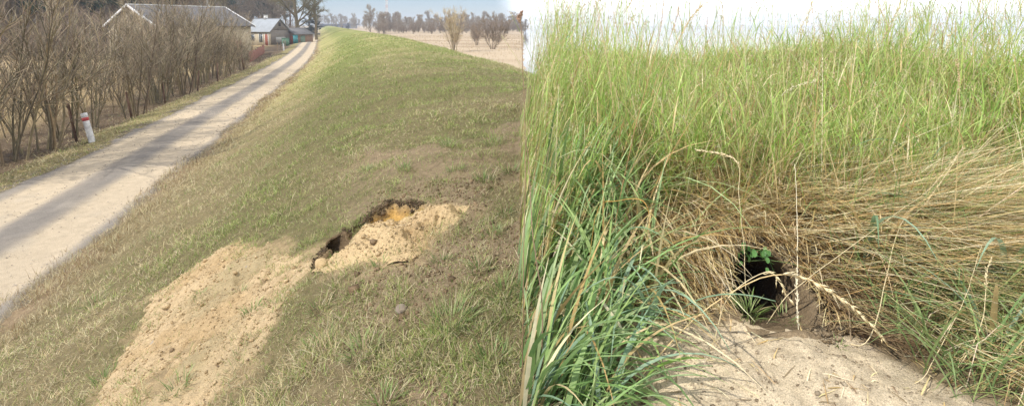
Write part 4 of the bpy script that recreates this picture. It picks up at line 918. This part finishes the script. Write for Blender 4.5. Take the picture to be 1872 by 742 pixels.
for sgn in (0, 1):
    o_ = .35; yo = o_ if sgn == 0 else -W - o_; zo = ye - o_ * (yr - ye) / (W / 2); m = 22; xs = np.linspace(-.35, L + .35, 2 * m + 1); rip = np.where(np.arange(2 * m + 1) % 2, .04, 0); n = len(xs)
    V = [(x_, yo, zo + r_ + .07) for x_, r_ in zip(xs, rip)] + [(x_, -W / 2, yr + r_ + .07) for x_, r_ in zip(xs, rip)] + [(x_, yo, zo) for x_ in xs] + [(x_, -W / 2, yr) for x_ in xs]
    j = np.arange(n - 1); F = np.concatenate([np.stack([j, j + 1, j + 1 + n, j + n], -1), np.stack([j + 1 + 2 * n, j + 2 * n, j + 3 * n, j + 1 + 3 * n], -1), np.stack([j, j + 2 * n, j + 1 + 2 * n, j + 1], -1), [[0, n, 3 * n, 2 * n], [n - 1, 3 * n - 1, 4 * n - 1, 2 * n - 1]]])
    link('roof', make_mesh('roof', V, F), M_tin, t)
hutbox('ridge_cap', (-.35, L + .35, -W / 2 - .14, -W / 2 + .14, yr + .06, yr + .13), M_tin)
ch = hutbox('chimney', (4.2, 4.75, -W / 2 - .28, -W / 2 + .28, yr - .1, yr + .75), M_white); hutbox('cap', (4.1, 4.85, -W / 2 - .38, -W / 2 + .38, yr + .752, yr + .86), M_conc, ch)
d = hutbox('door', (.75, 1.75, .003, .05, .0, 2.25), M_door); hutbox('frame', (.62, .748, .003, .09, 0, 2.38), M_white, d); hutbox('frame', (1.752, 1.88, .003, .09, 0, 2.38), M_white, d); hutbox('handle', (.85, .95, .051, .09, 1.0, 1.08), M_conc, d)
w_ = hutbox('window', (2.6, 3.7, .003, .04, .7, 2.3), M_glass); hutbox('frame', (2.5, 2.598, .003, .07, .6, 2.4), M_white, w_); hutbox('frame', (3.702, 3.8, .003, .07, .6, 2.4), M_white, w_); hutbox('mullion', (3.12, 3.18, .041, .06, .7, 2.3), M_white, w_)
w_ = hutbox('window', (5.4, 6.4, .003, .04, .9, 2.2), M_glass); hutbox('frame', (5.3, 5.398, .003, .07, .8, 2.3), M_white, w_); hutbox('frame', (6.402, 6.5, .003, .07, .8, 2.3), M_white, w_)
w_ = hutbox('loft_window', (-.075, -.052, -W / 2 - .25, -W / 2 + .25, 3.9, 4.6), M_dark); hutbox('shutter', (-.075, -.052, -3.3, -1.1, .6, 1.7), M_conc)
# lean-to shed and cabinets beside it
t = thing('lean_to_shed', (-44.2, 101.8, -.5), 'brown lean to shed with a sloping grey roof beside the hut', 'building', None, math.atan2(.857, .515))
V = np.array([(0, 0, -.4), (4.2, 0, -.4), (4.2, 3, -.4), (0, 3, -.4), (0, 0, 2.2), (4.2, 0, 2.2), (4.2, 3, 3.3), (0, 3, 3.3)]); link('wall', make_mesh('wall', V, BOXF), plain('brown_boards', (.22, .14, .10), .9, 3, .3, stretch=(6, 6, .5)), t)
V = np.array([(-.3, -.4, 2.08), (4.5, -.4, 2.08), (4.5, 3.2, 3.40), (-.3, 3.2, 3.40), (-.3, -.4, 2.18), (4.5, -.4, 2.18), (4.5, 3.2, 3.50), (-.3, 3.2, 3.50)]); link('roof', make_mesh('roof', V, BOXF), M_slate, t)
v, f = box(1.2, 2.3, -.04, -.003, 0, 1.9); link('door', make_mesh('door', v, f), plain('dull_green_door', (.14, .20, .15), .8, 4, .2), t)
v, f = box(-.04, -.003, .8, 2.0, .2, 1.8); link('door', make_mesh('door', v, f), M_door, t)
def cabinet(x, y, w, d, h, col, label):
    t = thing('garden_cabinet', (x, y, H1(x, y) - .03), label, 'cabinet', None, R(48))
    m = plain('painted_sheet', col, .6, 3, .15)
    v, f = box(-w / 2, w / 2, -d / 2, d / 2, 0, h); link('body', make_mesh('body', v, f), m, t)
    v, f = box(-w / 2 - .06, w / 2 + .06, -d / 2 - .06, d / 2 + .06, h + .002, h + .09); link('lid', make_mesh('lid', v, f), m, t)
    v, f = box(-w / 2 + .08, w / 2 - .08, -d / 2 - .03, -d / 2 - .003, .12, h - .12); dd = link('door', make_mesh('door', v, f), m, t)
    v, f = box(w / 2 - .22, w / 2 - .17, -d / 2 - .06, -d / 2 - .032, h * .5, h * .5 + .2); link('handle', make_mesh('handle', v, f), M_conc, dd)
cabinet(-43.6, 100.5, .7, .6, 1.6, (.04, .20, .23), 'turquoise garden cabinet standing before the lean to shed')
cabinet(-43.4, 95.6, 1.1, .8, 1.5, (.10, .19, .13), 'dull green garden cabinet beside the hut')
# long low building far down the dike, a utility pole, a far mast
t = thing('low_hall', (-166.0, 440.0, 0.0), 'far long low hall with a flat bluish roof at the end of the track', 'building', None, R(-8))
v, f = box(-3, 26, 0, 12, -2, 3.1); link('wall', make_mesh('wall', v, f), plain('hall_wall', (.30, .30, .33), .9, .3, .2), t)
v, f = box(-4, 27, -1, 13, 3.102, 4.2); link('roof', make_mesh('roof', v, f), plain('hall_roof', (.18, .19, .25), .8, .3, .15), t)
for q in range(5): v, f = box(1 + q * 5, 3.6 + q * 5, -.06, -.003, .3, 2.4); link('window', make_mesh('window', v, f), M_dark, t)
t = thing('utility_pole', (-40.0, 66.0, -.6), 'pale concrete utility pole rising behind the barn roof', 'pole')
v, f = tubes(np.array([[(0, 0, -.3), (0, 0, 4), (0, 0, 9.5)]]), np.array([[.17, .14, .10]]), 8); link('shaft', make_mesh('shaft', v, f, None, True), M_conc, t)
v, f = box(-.9, .9, -.05, .05, 8.9, 9.05); link('crossarm', make_mesh('crossarm', v, f), M_conc, t)
for q in (-.8, 0, .8): v, f = tubes(np.array([[(q, 0, 9.05), (q, 0, 9.18), (q, 0, 9.28)]]), np.array([[.03, .06, .03]]), 8); link('insulator', make_mesh('insulator', v, f), M_white, t)
t = thing('lattice_mast', (-113.5, 455.0, -.5), 'far thin white and red lattice mast above the tree line', 'mast')
M_mr = plain('mast_red', (.62, .50, .47), .7, 1, .1)
for q in range(9):
    z0, z1 = q * 3.1, (q + 1) * 3.1 - .02; w0, w1 = 1.0 - q * .045, 1.0 - (q + 1) * .045; P = []; rr = []
    for sx, sy in ((-1, -1), (1, -1), (1, 1), (-1, 1)):
        P.append([(sx * w0, sy * w0, z0), (sx * w1, sy * w1, z1)])
    for k_ in range(4):
        a_ = [(-1, -1), (1, -1), (1, 1), (-1, 1)][k_]; b_ = [(1, -1), (1, 1), (-1, 1), (-1, -1)][k_]
        P.append([(a_[0] * w0, a_[1] * w0, z0 + .1), (b_[0] * w1, b_[1] * w1, z1)]); P.append([(b_[0] * w0, b_[1] * w0, z0 + .1), (a_[0] * w1, a_[1] * w1, z1)]); P.append([(a_[0] * w1, a_[1] * w1, z1 - .05), (b_[0] * w1, b_[1] * w1, z1 - .05)])
    P = np.array(P, float); v, f = tubes(P, np.full((len(P), 2), .10), 4); link('section', make_mesh('section', v, f), M_white if q % 2 else M_mr, t)

# ------------------------------------------------------------------ trees
def tree_meshes(seed, h, cb, ct, trunk_r, lean=.05, m1=12, m2=7, m3=7, m4=0, start=.25, ang=.75, up=.06, thin=.03, limb=.42):
    rg = np.random.default_rng(seed)
    tr = np.zeros((1, 9, 3)); d = np.array([[rg.normal(0, lean), rg.normal(0, lean), 1.0]])
    for j in range(1, 9): d = d + rg.normal(0, .05, d.shape); d /= np.linalg.norm(d); tr[:, j] = tr[:, j - 1] + d * h * .82 / 8
    tr[:, 0, 2] -= .4
    b1, _ = sprout(rg, tr, m1, start, .98, h * limb, ang, up, 6, .13); b2, _ = sprout(rg, b1, m2, .25, 1, h * .20, .65, up, 4, .14); b3, _ = sprout(rg, b2, m3, .15, 1, h * .09, .6, up, 3, .14)
    k1 = trunk_r * np.linspace(1.15, .25, 9)[None]; v, f = tubes(tr, k1, 8); v1, f1 = tubes(b1, lin(len(b1), 6, trunk_r * .42, trunk_r * .10), 5)
    va, fa, ta = join([(v, f, pal(rg, cb, 1)), (v1, f1, np.repeat(pal(rg, cb, len(b1)), 30, 0))])
    A = make_mesh('trunk', va, fa, ta, True)
    v2, f2 = tubes(b2, lin(len(b2), 4, trunk_r * .12, trunk_r * .04), 3); v3, f3 = tubes(b3, lin(len(b3), 3, thin, thin * .6), 3)
    pp = [(v2, f2, np.repeat(pal(rg, cb, len(b2)), 12, 0)), (v3, f3, np.repeat(pal(rg, ct, len(b3)), 9, 0))]
    if m4: b4, _ = sprout(rg, b3, m4, .2, 1, h * .05, .6, up, 2, .1); v4, f4 = tubes(b4, lin(len(b4), 2, thin * .8, thin * .5), 3); pp.append((v4, f4, np.repeat(pal(rg, ct, len(b4)), 6, 0)))
    vb, fb, tb = join(pp); B = make_mesh('crown', vb, fb, tb)
    A.materials.append(M_bark); B.materials.append(M_bark); return A, B
def pine_meshes(seed, h, start=.45, wide=.17, cols=((.035, .065, .030), (.05, .085, .035), (.028, .05, .028)), dens=34, limbs=26):
    rg = np.random.default_rng(seed); tr = np.zeros((1, 7, 3)); tr[0, :, 2] = np.linspace(-.4, h, 7); tr[0, 1:, :2] += rg.normal(0, .06, (6, 2)).cumsum(0)
    b1, tt = sprout(rg, tr, limbs, start, .98, h * wide, 1.25, .05, 4, .10, .55)
    v, f = tubes(tr, h * .016 * np.linspace(1.1, .2, 7)[None], 7); v1, f1 = tubes(b1, lin(len(b1), 4, .06, .02), 3)
    va, fa, ta = join([(v, f, (.16, .105, .07)), (v1, f1, (.14, .10, .07))]); A = make_mesh('trunk', va, fa, ta, True)
    e = b1[:, 1:].reshape(-1, 3); c = np.repeat(e, dens, 0) + rg.normal(0, h * .022, (len(e) * dens, 3)) * np.array([1, 1, .6]); n = len(c)
    v2, f2, t2, _ = blades(c, rg.uniform(0, 6.28, n), rg.uniform(.25, .55, n) * h / 13, rg.uniform(.10, .2, n) * h / 13, rg.uniform(.3, 1.5, n), .3, pal(rg, cols, n), pal(rg, cols, n) * 1.15, 2, rg.uniform(-1, 1, n), tip=.3)
    B = make_mesh('crown', v2, f2, t2); A.materials.append(M_bark); B.materials.append(M_needle); return A, B
BRN = [(.15, .115, .075), (.12, .095, .065)]; TWB = [(.24, .185, .125), (.20, .155, .105), (.29, .225, .15)]
MOSS = [(.19, .165, .07), (.15, .12, .06), (.22, .19, .08)]
big = tree_meshes(81, 17, [(.13, .105, .06), (.16, .135, .065)], MOSS, .45, .03, 14, 8, 6, 3, .20, 1.1, .05, .022, .62)
place('big_tree', big, ('trunk', 'crown'), -47.7, 111.7, 'big bare spreading tree with mossy limbs beside the track', 'tree', None, 1.0, 1.0)
big2 = tree_meshes(82, 15, [(.13, .105, .06)], MOSS, .34, .06, 11, 7, 6, 2, .25, .8, .07, .022, .48)
place('roadside_tree', big2, ('trunk', 'crown'), -46.8, 119.5, 'second bare tree just behind the big tree by the track', 'tree', None, 2.2, .95)
place('roadside_tree', big2, ('trunk', 'crown'), -62.0, 106.0, 'bare forked tree rising behind the grey roofed hut', 'tree', None, 4.0, 1.0)
dk = pine_meshes(90, 9.0, .12, .26, ((.018, .032, .028), (.028, .045, .035), (.015, .026, .026)), 46, 40)
place('dark_conifer', dk, ('trunk', 'crown'), -55.5, 141.0, 'dense dark blue green conifer at the bend of the track', 'tree', None, .3, .95)
place('dark_conifer', dk, ('trunk', 'crown'), -59.5, 147.0, 'dark conifer partly behind the one at the bend', 'tree', None, 1.9, 1.05)
PIN = [pine_meshes(95 + i, 14.0) for i in range(3)]; DEC = [tree_meshes(84 + i, 13, BRN, TWB, .22, .06, 14, 7, 7, 3, .04, .6, .09, .03, .4) for i in range(3)]
k = 0
for a in np.linspace(-47, -24.2, 96):     # wood behind the farm
    rg = np.random.default_rng(1200 + k)
    r = rg.uniform(165, 240) if a > -33 else rg.uniform(88, 150); x = r * math.sin(R(a + rg.normal(0, .25))); y = r * math.cos(R(a)); pine = (k % 5) in (0, 3)
    place('pine_tree' if pine else 'bare_tree', (PIN if pine else DEC)[rg.integers(0, 3)], ('trunk', 'crown'), x, y,
          'dark green pine in the wood behind the farm buildings' if pine else 'bare brown tree in the wood behind the farm buildings', 'tree', 'pines of the wood' if pine else 'bare trees of the wood', rg.uniform(0, 6.28), rg.uniform(.85, 1.25) * (1.3 if a > -33 else 1)); k += 1
TWT = [(.60, .48, .29), (.50, .40, .24), (.68, .56, .36)]
wil = shrub_meshes(61, 5.6, 15, .40, [(.26, .205, .12), (.20, .16, .10)], TWT, .016, 12, 7)
place('willow_shrub', wil, ('stems', 'twigs'), -7.9, 67.5, 'sunlit tan many stemmed willow shrub on the flood plain', 'shrub', None, .4, 1.02)
dsh = shrub_meshes(62, 5.2, 14, .6, [(.21, .165, .12)], [(.32, .25, .18), (.26, .20, .145)], .018, 13, 8)
place('willow_shrub', dsh, ('stems', 'twigs'), -2.9, 74.0, 'dark brown spreading bush near the edge of the flood plain', 'shrub', None, 1.4, 1.0)
place('willow_shrub', dsh, ('stems', 'twigs'), -6.2, 88.0, 'dark brown bush behind the tan willow', 'shrub', None, 3.4, .8)
FAR = [tree_meshes(70 + i, 10, [(.26, .215, .165)], [(.36, .295, .215), (.30, .245, .18)], .2, .05, 16, 8, 7, 0, .03, .6, .10, .05, .42) for i in range(3)]
place('plain_tree', FAR[0], ('trunk', 'crown'), -59.0, 208.0, 'rounded bare tree on the plain, left of the far mast', 'tree', None, .2, 1.15)
place('plain_tree', FAR[1], ('trunk', 'crown'), -52.5, 205.0, 'lower bare tree next to the rounded one on the plain', 'tree', None, .9, .78)
place('dark_bush', dk, ('trunk', 'crown'), -108.0, 330.0, 'small dark conifer at the far foot of the dike', 'tree', None, .9, .5)
for k, a in enumerate(np.linspace(-47, -24.2, 60)):      # brush under the wood
    rg = np.random.default_rng(1900 + k); r = rg.uniform(150, 190) if a > -33 else rg.uniform(80, 120); x = r * math.sin(R(a)); y = r * math.cos(R(a))
    place('wood_brush', dsh, ('stems', 'twigs'), x, y, 'brown brushwood at the foot of the wood behind the farm', 'shrub', 'brushwood under the wood', rg.uniform(0, 6.28), rg.uniform(.8, 1.4))
for k, a in enumerate(np.linspace(-14.8, 1.2, 56)):
    rg = np.random.default_rng(2100 + k); r = rg.uniform(190, 290); x = r * math.sin(R(a + rg.normal(0, .1))); y = r * math.cos(R(a))
    place('plain_bush', dsh, ('stems', 'twigs'), x, y, 'low brown bush before the tree line on the plain', 'shrub', 'bushes before the tree line', rg.uniform(0, 6.28), rg.uniform(.5, 1.1))
k = 0
for a in np.concatenate([np.linspace(-15.2, 1.4, 105)]):    # tree line across the plain
    rg = np.random.default_rng(1500 + k); r = rg.uniform(235, 340); x = r * math.sin(R(a + rg.normal(0, .12))); y = r * math.cos(R(a))
    place('tree_line_tree', FAR[rg.integers(0, 3)], ('trunk', 'crown'), x, y, 'bare grey brown tree in the line across the plain', 'tree', 'tree line across the plain', rg.uniform(0, 6.28), rg.uniform(.55, 1.05) * r / 290); k += 1
for a in np.linspace(-21.3, -15.0, 26):    # farther wood at the end of the dike
    rg = np.random.default_rng(1700 + k); r = rg.uniform(430, 540); x = r * math.sin(R(a + rg.normal(0, .1))); y = r * math.cos(R(a))
    place('far_tree', FAR[rg.integers(0, 3)], ('trunk', 'crown'), x, y, 'hazy grey tree far off beyond the end of the dike', 'tree', 'far hazy wood', rg.uniform(0, 6.28), rg.uniform(.8, 1.3)); k += 1

# ------------------------------------------------------------------ water added beyond the bank to reflect white sky behind the grass
m, tnode, N, Lk = nodes('added_still_water'); out = N('ShaderNodeOutputMaterial'); p = N('ShaderNodeBsdfPrincipled')
p.inputs['Base Color'].default_value = (.05, .06, .055, 1); p.inputs['Roughness'].default_value = .06; p.inputs['IOR'].default_value = 1.33
no = N('ShaderNodeTexNoise'); no.inputs['Scale'].default_value = 1.5; no.inputs['Detail'].default_value = 3; tcn = N('ShaderNodeTexCoord'); Lk(tcn.outputs['Object'], no.inputs['Vector'])
b = N('ShaderNodeBump'); b.inputs['Strength'].default_value = .05; b.inputs['Distance'].default_value = .05; Lk(no.outputs['Fac'], b.inputs['Height']); Lk(b.outputs['Normal'], p.inputs['Normal']); Lk(p.outputs[0], out.inputs['Surface'])
aa = np.radians(np.linspace(1.2, 75, 60)); rr_ = np.geomspace(16, 1560, 40); A2, R2 = np.meshgrid(aa, rr_, indexing='ij')
V = np.stack([R2 * np.sin(A2), R2 * np.cos(A2), np.full(A2.shape, -.22)], -1); ii = np.arange(59)[:, None] * 40 + np.arange(39)[None]
link('added_water', make_mesh('added_water', V, np.stack([ii, ii + 40, ii + 41, ii + 1], -1).reshape(-1, 4), None, True), m, kind='structure')

# ------------------------------------------------------------------ haze
v, f = box(-1700, 1700, -1700, 1700, -3.2, 30.0)
hm, ht, N, Lk = nodes('pale_haze'); out = N('ShaderNodeOutputMaterial'); pv = N('ShaderNodeVolumePrincipled')
pv.inputs['Color'].default_value = (.80, .88, 1.0, 1); pv.inputs['Density'].default_value = .0007
Lk(pv.outputs[0], out.inputs['Volume'])
link('haze', make_mesh('haze', v, f), hm, label='thin pale air haze over the whole land', cat='haze', kind='stuff')
